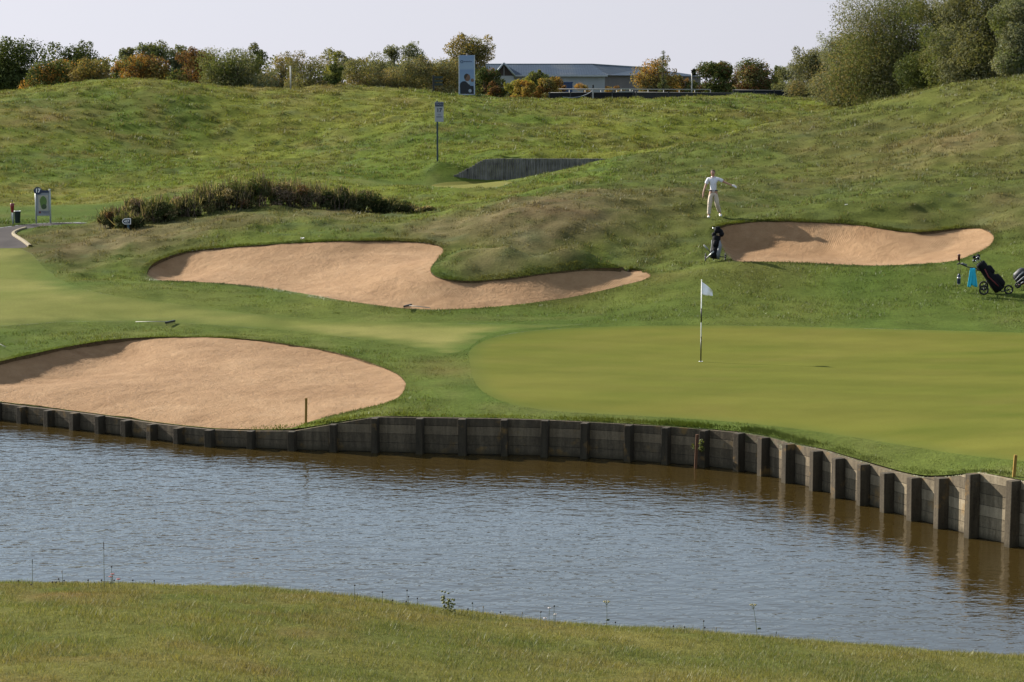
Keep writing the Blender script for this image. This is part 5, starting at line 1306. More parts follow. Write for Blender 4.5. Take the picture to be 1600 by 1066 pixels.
s3 = np.stack([t[:,0], t[:,1], np.zeros(n)], 1) * .010
v = np.stack([base - s3, base + s3, tip], 1).reshape(-1, 3); c = np.repeat(mown_colour(q[:,0], q[:,1]) * g.uniform(.8, 1.35, n)[:, None], 3, 0)
o = mesh_np('wall_grass', v, tri(v), M_blade, col=c); tag(o, 'grass fringe spilling over the top of the pond wall', 'grass', kind='stuff')
# near bank
n = 480000; y = np.sqrt(g.uniform(12.2**2, 23.2**2, n)); x = (g.random(n) - .5) * 2 * (0.2222 * 1.12 * y + .5)
z = bank_z(x, y); cl = fbm(x/.16, y/.2, 181, 3); cl2 = fbm(x/.7, y/.8, 187, 2)
h = 0.034 * np.clip(.25 + 1.7 * (cl - .2) + .8 * (cl2 - .5), .15, 2.0) * g.uniform(.5, 1.4, n)
c = bank_colour(x, y) * g.uniform(.5, 1.5, n)[:, None]
st = g.random(n) < .14; c[st] = np.array([.20, .175, .10]) * g.uniform(.6, 1.25, st.sum())[:, None]
bl = g.random(n) < .06; c[bl] = np.array([.063, .09, .052]) * g.uniform(.8, 1.3, bl.sum())[:, None]
v, c = blades(x, y, z, h, g.uniform(.0030, .0070, n), 1.2, c, 601)
o = mesh_np('bank_grass', v, tri(v), M_blade, col=c); tag(o, 'short coarse grass of the near bank', 'grass', kind='stuff')

# ------------------------------------------------------------------ weeds and flowers along the near bank
STEM = paint('weed_stem', (.10, .12, .05), .7); DARKH = paint('seed_head_dark', (.022, .018, .020), .8); REDP = paint('poppy_red', (.35, .05, .04), .6); PALEP = paint('pale_petal', (.60, .55, .56), .7); YELF = paint('dull_yellow_flower', (.30, .26, .09), .7); BUFF = paint('buff_seed', (.26, .20, .12), .8)
def plant(px, top, label, kind, name='wild_flower', d=None, group='wild flowers along the near bank', lean=0.0):
    d = d or 20.2 + random.uniform(-.3, .4); p = at_d(px, 900, d); x = p[0]; bz = float(bank_z(np.array([x]), np.array([d]))[0])
    H_ = at_d(px, top, d)[2] - bz; t = thing(name, label, 'plant', (x, d, bz), group=group)
    mb = MB(); tip = (lean, random.uniform(-.02, .02), H_); mb.tube([(0, 0, -.03), (lean*.3 + random.uniform(-.006, .006), 0, H_*.5), tip], [.0028, .0024, .0016], 5, False)
    kd = random.Random(int(px * 10))
    if kind in ('spike', 'grassy'):
        mb.build('stem', STEM, t); mb = MB()
        for k in range(7): mb.ball((lean * (.85 + .02*k), 0, H_ * (.86 + .02*k)), .004, (1, 1, 2.2), 6, 4)
        mb.build('seed_spike', BUFF if kind == 'grassy' else DARKH, t); return t
    if kind == 'umbel':
        for k in range(7):
            a = 2*math.pi*k/7; mb.tube([(tip[0], tip[1], H_*.88), (tip[0] + .025*math.cos(a), .025*math.sin(a), H_ + .004)], .0012, 4, False)
        mb.build('stem', STEM, t); mb = MB()
        for k in range(7):
            a = 2*math.pi*k/7; mb.ball((tip[0] + .025*math.cos(a), .025*math.sin(a), H_ + .005), .009, (1, 1, .6), 6, 4)
        mb.build('flower', YELF, t); mb = MB()
        mb.ball((.012, 0, H_*.3), .014, (1.4, .4, .7), 6, 4)
        mb.build('leaf', STEM, t); return t
    if kind == 'leafy':
        mb.build('stem', STEM, t); mb = MB()
        for k in range(26):
            z = H_ * kd.uniform(.1, 1); mb.ball((kd.uniform(-.035, .035), kd.uniform(-.02, .02), z), .009, (1.3, .5, .9), 6, 4)
        mb.build('foliage', paint('yellow_leaf', (.24, .24, .06), .7), t); return t
    mb.build('stem', STEM, t)
    mt = {'dark': DARKH, 'red': REDP, 'pale': PALEP}[kind]; mb = MB()
    if kind == 'dark': mb.ball(tip, .0085, (1, 1, .9), 8, 6)
    else:
        for k in range(6):
            a = 2*math.pi*k/6; mb.ball((tip[0] + .010*math.cos(a), .010*math.sin(a), H_), .009, (1.1, 1.1, .45), 6, 4)
    f = mb.build('flower_head', mt, t)
    if kind == 'pale':
        mb = MB(); mb.ball((tip[0], -.004, H_ + .003), .006); mb.build('flower_eye', YELF, f)
    return t
TXT = {'dark': 'thin weed with a dark round seed head', 'red': 'thin weed with a red flower', 'pale': 'weed with a pale pink flower', 'umbel': 'tall weed with a flat yellowish flower head', 'leafy': 'yellow leaved weed', 'spike': 'tall thin weed with a dark spike', 'grassy': 'tall thin grass with a buff seed spike'}
FL = [(29,907,'dark','farthest left of the bank flowers'),(49,913,'dark','at the far left below the spike'),(51,874,'spike','near the left edge'),(82,909,'dark','first of the left cluster'),(87,910,'dark','low in the left cluster'),(92,904,'dark','topmost in the left cluster'),(100,907,'dark','right in the left cluster'),
      (97,892,'grassy','rising from the left cluster'),(138,906,'dark','alone left of the tall spike'),(163,847,'spike','tallest of the left half'),(158,907,'dark','at the foot of the tallest spike'),(174,886,'dark','above the red flowers'),(176,897,'red','uppermost red one beside the tall spike'),(185,905,'red','right hand red one beside the tall spike'),(173,901,'red','left hand red one beside the tall spike'),(178,907,'dark','among the red flowers'),(172,911,'dark','under the red flowers'),
      (207,907,'dark','just right of the red flowers'),(241,907,'dark','alone right of the red flowers'),(554,915,'dark','at the start of the middle stretch'),(558,928,'grassy','at the start of the middle stretch'),(597,926,'dark','alone in the middle stretch'),(613,938,'dark','low in the middle stretch'),(636,922,'dark','highest of the middle cluster'),(638,933,'dark','centre of the middle cluster'),(652,935,'dark','right of the middle cluster'),(634,941,'dark','lowest of the middle cluster'),
      (695,924,'leafy','in the middle of the bank'),(705,936,'leafy','small one right of the taller leafy weed'),(731,951,'dark','right of the leafy weeds, low'),(738,942,'dark','right of the leafy weeds, high'),(755,948,'grassy','right of the leafy weeds'),(782,956,'dark','low before the pink flowers'),
      (859,950,'pale','highest of three pink flowers'),(868,960,'pale','right hand of three pink flowers'),(852,966,'pale','lowest of three pink flowers'),(866,947,'dark','above the pink flowers'),(845,956,'dark','left of the pink flowers'),(816,957,'grassy','left of the pink flowers'),
      (948,941,'umbel','near the middle of the right half'),(962,973,'dark','right of the umbel'),(1053,979,'dark','low on the right half'),(1070,980,'dark','far right of centre'),(1100,970,'dark','alone on the right half'),(1102,981,'dark','just under the alone one'),(1120,981,'grassy','on the right half'),(1185,946,'umbel','far right, leaning'),(1214,988,'spike','at the far right of the bank')]
for px, top, kd, wh in FL: plant(px, top, (TXT[kd] + ' ' + wh), kd, name={'grassy': 'seeding_grass', 'leafy': 'leafy_weed'}.get(kd, 'wild_flower'), lean=-.045 if (kd == 'umbel' and px > 1100) else 0.0)
# weed growing out of the wall joint
p = at_d(1091, 700, b2[1] + .10); t = thing('wall_weed', 'small pale leaved weed growing from the wall by the red brown stake', 'plant', tuple(p))
mb = MB(); g2 = random.Random(5)
mb.tube([(0, 0, -.05), (.05, -.04, .1), (.09, -.05, .2)], .006, 5); mb.tube([(0, 0, -.02), (-.10, -.04, .05), (-.14, -.05, -.04)], .005, 5); mb.build('stem', STEM, t)
q, c = leaf_cloud([(.07, -.05, .1), (.06, -.05, -.02), (-.12, -.05, .03)], [(.06, .05, .12), (.07, .04, .08), (.04, .03, .10)], 90, .07, .35, ['pale', 'mid'], [3, 2], 9); cloud_obj('foliage', q, c, t)
# ------------------------------------------------------------------ golf trolleys
BAGB = paint('bag_black', (0.012, 0.012, 0.015), 0.7, spec=.08); BAGG = paint('bag_grey', (0.20, 0.21, 0.23), .6); BAGR = paint('bag_red', (0.20, 0.020, 0.020), .55)
BAGK = paint('bag_charcoal', (0.045, 0.047, 0.055), .6)
TUBE = paint('trolley_tube', (0.022, 0.022, 0.024), .35); RUB = paint('rubber', (0.013, 0.013, 0.014), .8); CHR = paint('club_steel', (0.55, 0.56, 0.58), .22, .05, .95); CYAN = paint('cyan_towel', (0.05, 0.72, 1.0), .9); BOT = paint('bottle_blue', (0.015, 0.025, 0.07), .3); ALU = paint('pale_alloy', (0.50, 0.50, 0.49), .35, .08, .4)
def wheel(c, r, axis, parent, spokes=6):
    mb = MB(); mb.torus(c, r - .022, .022, axis, 24, 8); w_ = mb.build('wheel', RUB, parent)
    mb = MB(); mb.torus(c, r - .045, .010, axis, 20, 6); mb.ball(c, .028)
    for k in range(spokes):
        a = 2*math.pi*k/spokes; v = {'Y': (math.cos(a), 0, math.sin(a)), 'X': (0, math.cos(a), math.sin(a))}[axis]
        mb.tube([c, tuple(np.array(c) + np.array(v)*(r - .045))], .008, 5)
    mb.build('rim', TUBE, w_); return w_
def bag(p0, p1, r0, r1, parent, mat, side, clubs, seed, pocket=BAGB, trim=BAGR):
    """bag lying along p0 (bottom) to p1 (rim); side: direction of the pockets"""
    p0, p1, side = Vector(p0), Vector(p1), Vector(side).normalized(); ax = (p1 - p0).normalized(); L = (p1 - p0).length
    mb = MB(); st = [(0, .86), (.02, 1), (.25, 1.04), (.55, .96), (.8, .92), (.86, 1.0), (.97, 1.04), (1, .98)]
    mb.tube([tuple(p0 + ax*L*t) for t, _ in st], [(r0 + (r1-r0)*t)*k for t, k in st], 16); b = mb.build('bag', mat, parent)
    mb = MB(); q = p0 + side * r0 * .75
    mb.tube([tuple(q + ax*L*t) for t in (.05, .1, .3, .42, .46)], [r0*.5, r0*.72, r0*.74, r0*.62, r0*.3], 12); mb.build('pocket', pocket, b)
    q = p0 + side * r0 * .70; mb = MB(); mb.tube([tuple(q + ax*L*t) for t in (.52, .56, .75, .80)], [r0*.35, r0*.55, r0*.55, r0*.25], 12); mb.build('pocket', pocket, b)
    sd = ax.cross(side).normalized()
    mb = MB()
    for s in (-1, 1): mb.tube([tuple(p0 + ax*L*t + sd*s*(r0 + (r1-r0)*t)*1.02 + side*off) for t, off in ((.15, .05), (.35, .02), (.55, -.02), (.8, .03))], .018, 6)
    mb.build('trim', trim, b)
    g = random.Random(seed); c_ = MB(); h_ = MB(); k_ = MB()
    for i in range(clubs):
        a = 2*math.pi*i/clubs; o = (side*math.cos(a) + sd*math.sin(a)) * r1 * g.uniform(.3, .72); ln = g.uniform(.10, .24)
        a0 = p1 + o; a1 = a0 + ax*ln + o*.5; c_.tube([tuple(a0), tuple(a1)], .007, 5)
        if i < 5:
            h_.ball(tuple(a1 + ax*.03), .056, (1.1, .8, .9), 10, 8)
        else:
            R = ax.to_track_quat('Z', 'Y').to_euler(); dr = (side*g.uniform(-1, 1) + sd*g.uniform(-1, 1)).normalized()
            k_.tube([tuple(a1 - ax*.005), tuple(a1 + ax*.03 + dr*.03), tuple(a1 + ax*.045 + dr*.075)], [.010, .022, .016], 6)
    cl = c_.build('club_shaft', CHR, b); h_.build('head_cover', BAGB, b); k_.build('club_head', CHR, b)
    return b
GTR = 'golf trolleys parked on the grass'
def ground_at(px, py): return hit(px, py)
# right trolley, seen from the side
o = ground_at(1553, 460.5); S = o[1] / FPX
U = lambda px, py, y=0.0: ((px - 1553) * S, y, (460.5 - py) * S)
t = thing('golf_trolley', 'black golf trolley with a cyan towel and a hanging bottle', 'golf trolley', tuple(o), group=GTR)
wheel(U(1534.5, 452.3, -.24), .155, 'Y', t); wheel(U(1539.5, 447.8, .28), .150, 'Y', t); wheel(U(1575.8, 452.6), .150, 'Y', t)
mb = MB(); mb.tube([U(1534.5, 452.3, -.24), U(1537, 450, .02), U(1539.5, 447.8, .28)], .014, 8); mb.tube([U(1575.8, 452.6), U(1566, 455.5), U(1560, 453.5)], .02, 8)
mb.tube([U(1561, 454), U(1541, 428), U(1525, 419.5), U(1511, 417), U(1500, 412.5)], [.022, .022, .02, .018, .018], 8); mb.tube([U(1537, 450, .02), U(1541.5, 441), U(1541.5, 430)], .018, 8); mb.build('frame', TUBE, t)
mb = MB(); mb.tube([U(1502, 413.2, -.12), U(1499, 411.5), U(1498.5, 411.3, .12)], .022, 8); mb.tube([U(1499, 411.5), U(1494, 412.5)], .02, 8); mb.tube([U(1498, 412), U(1497.3, 404)], .012, 8); mb.build('handle', RUB, t)
mb = MB(); mb.lathe([(.035, 0), (.045, .03), (.035, .16), (.055, .18), (.03, .21)], U(1497, 407.5), 10); mb.build('scorecard_holder', paint('dark_red_plastic', (.10, .012, .015), .4), t)
mb = MB(); mb.box(U(1505.5, 412.5, -.02), (.16, .12, .05), Euler((0, .35, 0)), .01); mb.build('console', BAGG, t)
bag(U(1562.5, 453, 0), U(1530, 411, 0), .185, .15, t, BAGB, (.75, -.25, .62), 9, 3)
mb = MB(); mb.tube([U(1524.5, 421, -.06), U(1534, 422, -.05), U(1541, 425, -.1)], .03, 8); mb.tube([U(1548, 441, -.1), U(1543, 440, -.02)], .02, 8); mb.build('bag_cradle', BAGB, t)
# towel and bottle hang from the handle: things of their own
def towel(px, py, S_, base, wdt, hgt, label, mat):
    b_ = base + np.array(U(px, py, -.10)); mb = MB(); nu, nv = 12, 10; vs = []
    for i in range(nu + 1):
        for j in range(nv + 1):
            u = i/nu - .5; v = j/nv
            vs.append((u*wdt*(.62 + .55*v - .25*max(0, v-.75)), .035*math.sin(u*16 + v*2.5)*(0.35 + v), -v*hgt + .03*math.cos(u*8)*v))
    mb.add(vs, [(i*(nv+1)+j, i*(nv+1)+j+1, (i+1)*(nv+1)+j+1, (i+1)*(nv+1)+j) for i in range(nu) for j in range(nv)], True)
    q = mb.build('towel', mat); q.location = tuple(b_); q.modifiers.new('thickness', 'SOLIDIFY').thickness = .012; tag(q, label, 'towel'); return q
towel(1518, 418.5, S, o, .25, .56, 'cyan towel hanging from the trolley handle', CYAN)
b_ = o + np.array(U(1497, 443.5, -.05)); r = thing('water_bottle', 'dark blue bottle hanging on cords under the trolley handle', 'bottle', tuple(b_))
mb = MB(); mb.lathe([(.045, 0), (.055, .02), (.055, .20), (.048, .26), (.03, .29), (.03, .32)], n=14); mb.build('body', BOT, r)
mb = MB(); mb.lathe([(.0565, .16), (.0565, .21)], n=14); mb.lathe([(.047, -.012), (.047, .012)], n=14); mb.build('band', ALU, r)
mb = MB(); mb.tube([(-.035, 0, .26), (-.03, 0, .60)], .006, 5); mb.tube([(.035, 0, .26), (.03, 0, .60)], .006, 5); mb.build('cord', RUB, r)
# centre trolley, seen from behind with the bag upright
o = ground_at(1119, 408.5); S = o[1] / FPX
U = lambda px, py, y=0.0: ((px - 1119) * S, y, (408.5 - py) * S)
t = thing('golf_trolley', 'black and silver golf trolley with an upright bag beside the right bunker', 'golf trolley', tuple(o), group=GTR)
wheel(U(1102.8, 402.2, .1), .135, 'X', t); wheel(U(1133.8, 402.2, .1), .135, 'X', t); wheel(U(1117, 403.5, .55), .11, 'X', t)
mb = MB(); mb.tube([U(1102.8, 402.2, .1), U(1117, 401, .05), U(1133.8, 402.2, .1)], .016, 8); mb.tube([U(1117, 403.5, .55), U(1118, 400, .1), U(1118, 385, -.05)], .02, 8); mb.build('frame', TUBE, t)
mb = MB(); mb.tube([U(1104, 403.5, -.05), U(1114.5, 392, -.19)], .030, 8); mb.tube([U(1099.2, 382.7, -.02), U(1106.5, 390.5, -.02)], .028, 8); mb.build('brace_arm', ALU, t)
mb = MB(); mb.tube([U(1099.2, 382.7, -.02), U(1106.5, 390.5, -.02), U(1111, 396, .05)], .014, 6); mb.build('handle', TUBE, t)
bag(U(1116.5, 404, -.02), U(1120, 369, .12), .150, .135, t, BAGB, (-.35, -1, .1), 9, 8, trim=BAGG)
mb = MB(); mb.tube([U(1121.5, 404, -.16), U(1121.5, 396, -.19), U(1124.5, 384, -.14), U(1124.5, 376, -.04)], [.045, .07, .06, .02], 10); mb.build('rain_hood', BAGG, t)
mb = MB()
for dx, py, rr in ((-5.5, 367, .075), (-1, 360.5, .09), (4.5, 361.5, .075), (6.5, 366, .085), (1.5, 357, .065)): mb.ball(U(1121 + dx, py, .1), rr, (1, .9, 1.1))
mb.build('head_cover', BAGB, t)
# third trolley, cut by the right edge
o = ground_at(1592, 449); S = o[1] / FPX
U = lambda px, py, y=0.0: ((px - 1592) * S, y, (449 - py) * S)
t = thing('golf_trolley', 'golf trolley with a grey and red bag cut off by the right edge', 'golf trolley', tuple(o), group=GTR)
wheel(U(1587.5, 444.5, -.26), .10, 'Y', t); wheel(U(1612, 443.5, -.2), .14, 'Y', t); wheel(U(1612, 440, .28), .14, 'Y', t)
mb = MB(); mb.tube([U(1587.5, 444.5, -.1), U(1600, 443), U(1612, 442)], .018, 8); mb.tube([U(1612, 443.5, -.2), U(1612, 440, .28)], .014, 8); mb.tube([U(1590, 443), U(1612, 420), U(1630, 408)], .02, 8); mb.build('frame', TUBE, t)
bag(U(1588, 440, 0), U(1622, 408, 0), .19, .15, t, BAGB, (-.6, -.45, .62), 8, 13, pocket=BAGK, trim=BAGG)
mb = MB()
for a_, b_ in (((1583, 437), (1596, 424)), ((1586, 441), (1604, 427)), ((1590, 444), (1606, 434))): mb.tube([U(*a_, -.26), U((a_[0]+b_[0])/2, (a_[1]+b_[1])/2 - 1.5, -.30), U(*b_, -.24)], .022, 6)
mb.build('stripe', BAGG, t); mb = MB(); mb.tube([U(1588, 446, -.2), U(1600, 440, -.26), U(1612, 433, -.22)], .03, 6); mb.build('stripe', BAGR, t)

# ------------------------------------------------------------------ golfer
def skin_mesh(name, verts, edges, radii, mat, parent, root=0, sub=2):
    me = bpy.data.meshes.new(name); me.from_pydata(verts, edges, []); me.update()
    ob = bpy.data.objects.new(name, me); COL.objects.link(ob)
    sk = ob.modifiers.new('skin', 'SKIN'); sk.use_smooth_shade = True; sk.branch_smoothing = 0.3
    for i, r in enumerate(radii):
        d_ = me.skin_vertices[0].data[i]; d_.radius = r if isinstance(r, tuple) else (r, r); d_.use_root = (i == root)
    sb = ob.modifiers.new('sub', 'SUBSURF'); sb.levels = sub; sb.render_levels = sub
    dg = bpy.context.evaluated_depsgraph_get(); me2 = bpy.data.meshes.new_from_object(ob.evaluated_get(dg)); bpy.data.objects.remove(ob)
    me2.name = name; me2.polygons.foreach_set('use_smooth', np.ones(len(me2.polygons), bool))
    me2.materials.clear(); return link(name, me2, mat, parent)
SKIN = paint('skin', (0.56, 0.30, 0.21), .55, .08); SHIRT = paint('white_shirt', (.95, .94, 1.02), .85, .04, fold=.9); TROU = paint('cream_trousers', (.78, 0.66, 0.53), .85, .05, fold=.9); SHOE = paint('white_shoe', (.85, .84, .82), .5); BELT = paint('dark_belt', (.02, .02, .035), .5); HAIR = paint('brown_hair', (.10, .060, .040), .8); GLOVE = paint('white_glove', (.95, .94, .98), .7)
fo_ = hit(1107.5, 340.5)
man = thing('person', 'man in white polo shirt and cream trousers stretching out a white gloved hand', 'person', (fo_[0] + .15, fo_[1], fo_[2] + .0))
zr = float(land_z(fo_[0] + .45, fo_[1] + .30)[0]) - fo_[2]
J = {}; V_, E_, R_ = [], [], []
def jv(k, p, r, par=None):
    J[k] = len(V_); V_.append(p); R_.append(r)
    if par is not None: E_.append((J[par], J[k]))
jv('pelvis', (.01, 0, .94), (.145, .105)); jv('waist', (.005, .0, 1.10), (.135, .10), 'pelvis'); jv('chest', (0, .0, 1.28), (.155, .11), 'waist'); jv('upper', (-.005, 0, 1.42), (.13, .09), 'chest'); jv('neck', (-.01, -.01, 1.52), .052, 'upper')
jv('jaw', (-.015, -.03, 1.585), (.062, .068), 'neck'); jv('head', (-.02, -.022, 1.665), (.078, .095), 'jaw'); jv('crownpt', (-.02, -.012, 1.735), (.055, .065), 'head')
for s, k in ((-1, 'r'), (1, 'l')):
    jv(k + 'sh', (s*.185, 0, 1.425), .062, 'upper')
jv('rel', (-.285, -.02, 1.16), .043, 'rsh'); jv('rwr', (-.365, -.07, .93), .029, 'rel'); jv('rpalm', (-.38, -.085, .85), (.042, .020), 'rwr')
jv('lel', (.43, -.03, 1.30), .043, 'lsh'); jv('lwr', (.665, -.10, 1.20), .029, 'lel'); jv('lpalm', (.745, -.12, 1.17), (.042, .022), 'lwr')
for i, (dx, ln) in enumerate(((-.028, .062), (-.010, .072), (.010, .068), (.027, .052))):
    jv('rf%da' % i, (-.385 + dx*.4, -.095 + dx, .80), .010, 'rpalm'); jv('rf%db' % i, (-.378 + dx*.4, -.108 + dx, .80 - ln), .008, 'rf%da' % i)
    jv('lf%da' % i, (.79, -.125 + dx*.5, 1.155 + dx), .011, 'lpalm'); jv('lf%db' % i, (.79 + ln*.85, -.14 + dx*.5, 1.135 + dx*1.2), .009, 'lf%da' % i)
jv('rtha', (-.355, -.115, .86), .011, 'rpalm'); jv('rthb', (-.345, -.135, .815), .009, 'rtha'); jv('ltha', (.735, -.15, 1.20), .012, 'lpalm'); jv('lthb', (.765, -.185, 1.215), .009, 'ltha')
jv('rhip', (-.085, 0, .88), .095, 'pelvis'); jv('rkn', (-.125, -.055, .49), .060, 'rhip'); jv('ran', (-.155, -.01, .09), .040, 'rkn'); jv('rtoe', (-.165, -.15, .035), (.038, .028), 'ran')
jv('lhip', (.095, 0, .88), .095, 'pelvis'); jv('lkn', (.15, .0, .49), .060, 'lhip'); jv('lan', (.285, .26, .14 + zr*.6), .040, 'lkn'); jv('ltoe', (.30, .14, .04 + zr*.5), (.038, .028), 'lan')
skin_mesh('body', V_, E_, R_, SKIN, man)
P_ = lambda k: V_[J[k]]
def sub_skin(name, keys, edges, rad, mat, parent=man, root=0):
    ks = list(keys); vs = [P_(k) if isinstance(k, str) else k for k in ks]
    return skin_mesh(name, vs, edges, rad, mat, parent, root)
mid = lambda a, b, t: tuple(np.array(P_(a)) * (1-t) + np.array(P_(b)) * t)
sub_skin('shirt', [(.01, 0, .90), 'waist', 'chest', 'upper', (-.01, -.005, 1.485), 'rsh', mid('rsh', 'rel', .45), mid('rsh', 'rel', .75), 'lsh', mid('lsh', 'lel', .45), mid('lsh', 'lel', .72)],
         [(0, 1), (1, 2), (2, 3), (3, 4), (3, 5), (5, 6), (6, 7), (3, 8), (8, 9), (9, 10)], [(.150, .112), (.166, .130), (.182, .137), (.155, .112), .070, .080, .074, .080, .080, .074, .078], SHIRT)
sub_skin('trousers', [(.01, 0, 1.06), (.01, 0, .90), 'rhip', mid('rhip', 'rkn', .5), 'rkn', mid('rkn', 'ran', .5), mid('rkn', 'ran', .94), 'lhip', mid('lhip', 'lkn', .5), 'lkn', mid('lkn', 'lan', .5), mid('lkn', 'lan', .93)],
         [(0, 1), (1, 2), (2, 3), (3, 4), (4, 5), (5, 6), (1, 7), (7, 8), (8, 9), (9, 10), (10, 11)], [(.150, .112), (.172, .135), .118, .100, .086, .078, .074, .112, .100, .086, .078, .074], TROU)
for a, b in (('ran', 'rtoe'), ('lan', 'ltoe')):
    A_, B_ = np.array(P_(a)), np.array(P_(b)); hl = A_ + np.array([0, .055, -.045]); 
    sub_skin('shoe', [tuple(hl), tuple((A_ + B_)/2 + np.array([0, 0, -.012])), tuple(B_), tuple(B_ + (B_ - A_)*np.array([.35, .35, .0]) )], [(0, 1), (1, 2), (2, 3)], [(.046, .045), (.054, .052), (.054, .040), (.040, .028)], SHOE)
mb = MB(); mb.lathe([(.158, -.02), (.164, -.018), (.164, .018), (.158, .02)], n=24); bo = mb.build('belt', BELT, man, (.008, 0, 1.005)); bo.scale = (1.06, .80, 1); bo.rotation_euler = (0, .04, 0)
mb = MB(); mb.box((0, 0, 0), (.05, .015, .035), None, .004); mb.build('buckle', CHR, bo, (0, -.168, 0))
# glove closely over the left hand
ks = ['lwr', 'lpalm'] + [f'lf{i}{e}' for i in range(4) for e in 'ab'] + ['ltha', 'lthb']
sub_skin('glove', ks, [(0, 1)] + [(1, 2 + 2*i) for i in range(4)] + [(2 + 2*i, 3 + 2*i) for i in range(4)] + [(1, 10), (10, 11)], [.036, (.050, .030)] + [.0145, .012]*4 + [.015, .012], GLOVE)
# hair, ears, face
mb = MB(); c0 = np.array((-.02, -.014, 1.672)); vs = []
nu, nv = 20, 8
for j in range(nv + 1):
    for i in range(nu):
        a = 2*math.pi*i/nu; ph = (math.pi*.52) * j/nv * (1.0 if math.sin(a) > -.35 else .55)
        vs.append((c0[0] + .088*math.sin(ph)*math.cos(a), c0[1] + .106*math.sin(ph)*math.sin(a), c0[2] + .092*math.cos(ph)))
mb.add(vs, [(j*nu+i, j*nu+(i+1) % nu, (j+1)*nu+(i+1) % nu, (j+1)*nu+i) for j in range(nv) for i in range(nu)], True)
ho = mb.build('hair', HAIR, man); ho.modifiers.new('thickness', 'SOLIDIFY').thickness = .012
mb = MB(); mb.ball((-.018, -.118, 1.640), .017, (.8, 1.1, 1.3)); mb.build('nose', SKIN, man)
for s in (-1, 1):
    mb = MB(); mb.ball((-.02 + s*.030, -.106, 1.668), .0115); e = mb.build('eye', paint('eye_white', (.6, .58, .56), .3), man); mb = MB(); mb.ball((-.02 + s*.030, -.1155, 1.668), .0055); mb.build('iris', paint('iris', (.03, .02, .015), .3), e)
    mb = MB(); mb.ball((-.02 + s*.081, -.015, 1.645), .026, (.35, .7, 1.2)); mb.build('ear', SKIN, man)
mb = MB(); mb.ball((-.018, -.094, 1.600), .022, (1.2, .4, .3)); mb.build('mouth', paint('lips', (.22, .08, .065), .5), man)
mb = MB(); mb.tube([(-.075, -.03, 1.500), (-.04, -.085, 1.485), (-.01, -.10, 1.465), (.03, -.085, 1.485), (.062, -.03, 1.500), (.03, .05, 1.515), (-.05, .05, 1.515), (-.075, -.03, 1.500)], .016, 6); mb.build('collar', SHIRT, man)
# ------------------------------------------------------------------ light, sky, camera
SUN_EL = 28.0; SUN_DIR = Vector((-0.838, 0.545, 0)).normalized()
wd_ = None
w = bpy.data.worlds.new('World'); scene.world = w; w.use_nodes = True
nt = w.node_tree; bg = nt.nodes['Background']; sky = nt.nodes.new('ShaderNodeTexSky')
sky.sky_type = 'NISHITA'; sky.sun_disc = False; sky.sun_elevation = math.radians(SUN_EL); sky.sun_rotation = math.atan2(SUN_DIR.x, SUN_DIR.y)
sky.altitude = 50; sky.air_density = 1.0; sky.dust_density = 0.6; sky.ozone_density = 2.5
bg.inputs['Strength'].default_value = 0.05
tc_ = nt.nodes.new('ShaderNodeTexCoord'); sx_ = nt.nodes.new('ShaderNodeSeparateXYZ'); nt.links.new(tc_.outputs['Generated'], sx_.inputs[0])
mr_ = nt.nodes.new('ShaderNodeMapRange'); mr_.inputs[1].default_value = 0.30; mr_.inputs[2].default_value = 1.2; mr_.inputs[3].default_value = 0.97; mr_.inputs[4].default_value = 0.60; nt.links.new(sx_.outputs['Z'], mr_.inputs[0])
cr_ = nt.nodes.new('ShaderNodeValToRGB'); nt.links.new(sx_.outputs['Z'], cr_.inputs['Fac']); e_ = cr_.color_ramp.elements      # pale haze low in the sky, thinning upwards
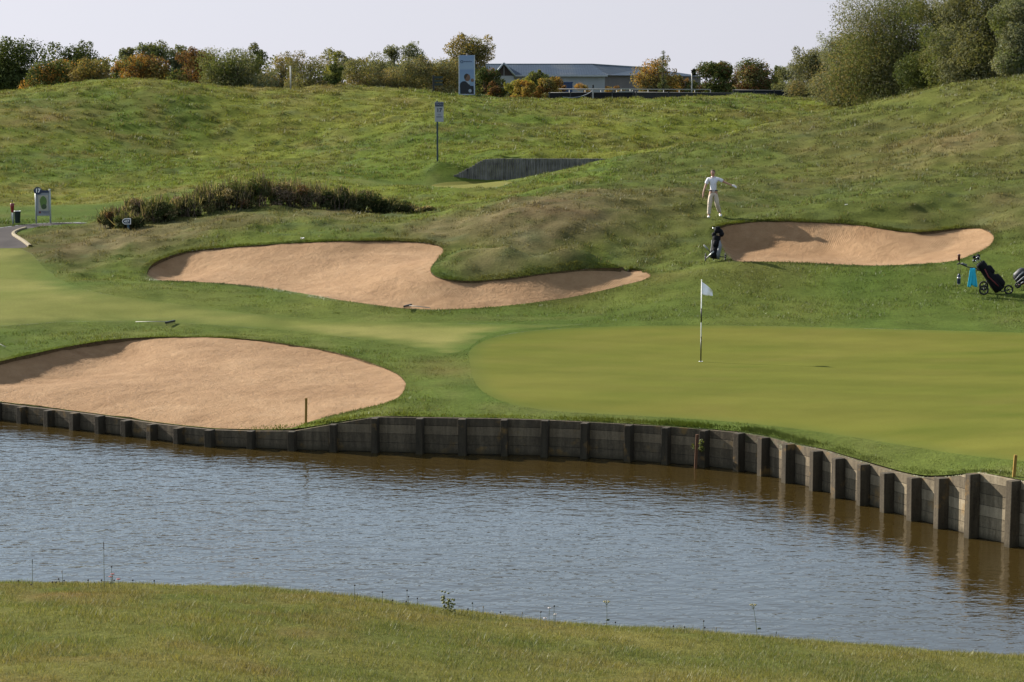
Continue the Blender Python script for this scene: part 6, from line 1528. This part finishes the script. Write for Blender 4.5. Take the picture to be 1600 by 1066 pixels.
for q_, (p_, c_) in zip([e_[0], e_[1], e_.new(.2), e_.new(.4)], [(0.035, (.88, .885, .985)), (0.60, (.05, .09, .19)), (0.10, (.94, 1.19, 1.42)), (0.25, (.74, 1.06, 1.42))]): q_.position = p_; q_.color = (*c_, 1)
sc_ = nt.nodes.new('ShaderNodeVectorMath'); sc_.operation = 'SCALE'; sc_.inputs['Scale'].default_value = 6.0; nt.links.new(cr_.outputs['Color'], sc_.inputs[0])
mx_ = nt.nodes.new('ShaderNodeMix'); mx_.data_type = 'RGBA'; nt.links.new(mr_.outputs[0], mx_.inputs[0]); nt.links.new(sky.outputs[0], mx_.inputs[6]); nt.links.new(sc_.outputs[0], mx_.inputs[7])
gx_ = nt.nodes.new('ShaderNodeMapRange'); gx_.inputs[1].default_value = -0.35; gx_.inputs[2].default_value = 0.35; gx_.inputs[3].default_value = 1.12; gx_.inputs[4].default_value = 0.84; nt.links.new(sx_.outputs['X'], gx_.inputs[0])   # paler towards the sun
sv_ = nt.nodes.new('ShaderNodeVectorMath'); sv_.operation = 'SCALE'; nt.links.new(mx_.outputs[2], sv_.inputs[0]); nt.links.new(gx_.outputs[0], sv_.inputs['Scale'])
nt.links.new(sv_.outputs[0], bg.inputs[0])
sd = bpy.data.lights.new('sun', 'SUN'); sd.energy = 5.0; sd.angle = math.radians(0.55); sd.color = (1.0, 0.93, 0.82)
so = bpy.data.objects.new('sun', sd); COL.objects.link(so)
to_sun = Vector((SUN_DIR.x * math.cos(math.radians(SUN_EL)), SUN_DIR.y * math.cos(math.radians(SUN_EL)), math.sin(math.radians(SUN_EL))))
so.rotation_euler = (-to_sun).to_track_quat('-Z', 'Y').to_euler(); so.location = (-40, 40, 60)
cd = bpy.data.cameras.new('camera'); cam = bpy.data.objects.new('camera', cd); COL.objects.link(cam)
cd.sensor_width = 36.0; cd.lens = FPX / 1600 * 36.0; cd.clip_start = 0.5; cd.clip_end = 12000
cam.location = (0, 0, HCAM); cam.rotation_euler = (math.pi / 2 - PITCH, 0, 0)
scene.camera = cam
scene.view_settings.view_transform = 'Standard'; scene.view_settings.look = 'None'
scene.view_settings.exposure = 1.50; scene.view_settings.gamma = 1.0
scene.cycles.max_bounces = 6; scene.cycles.use_denoising = True
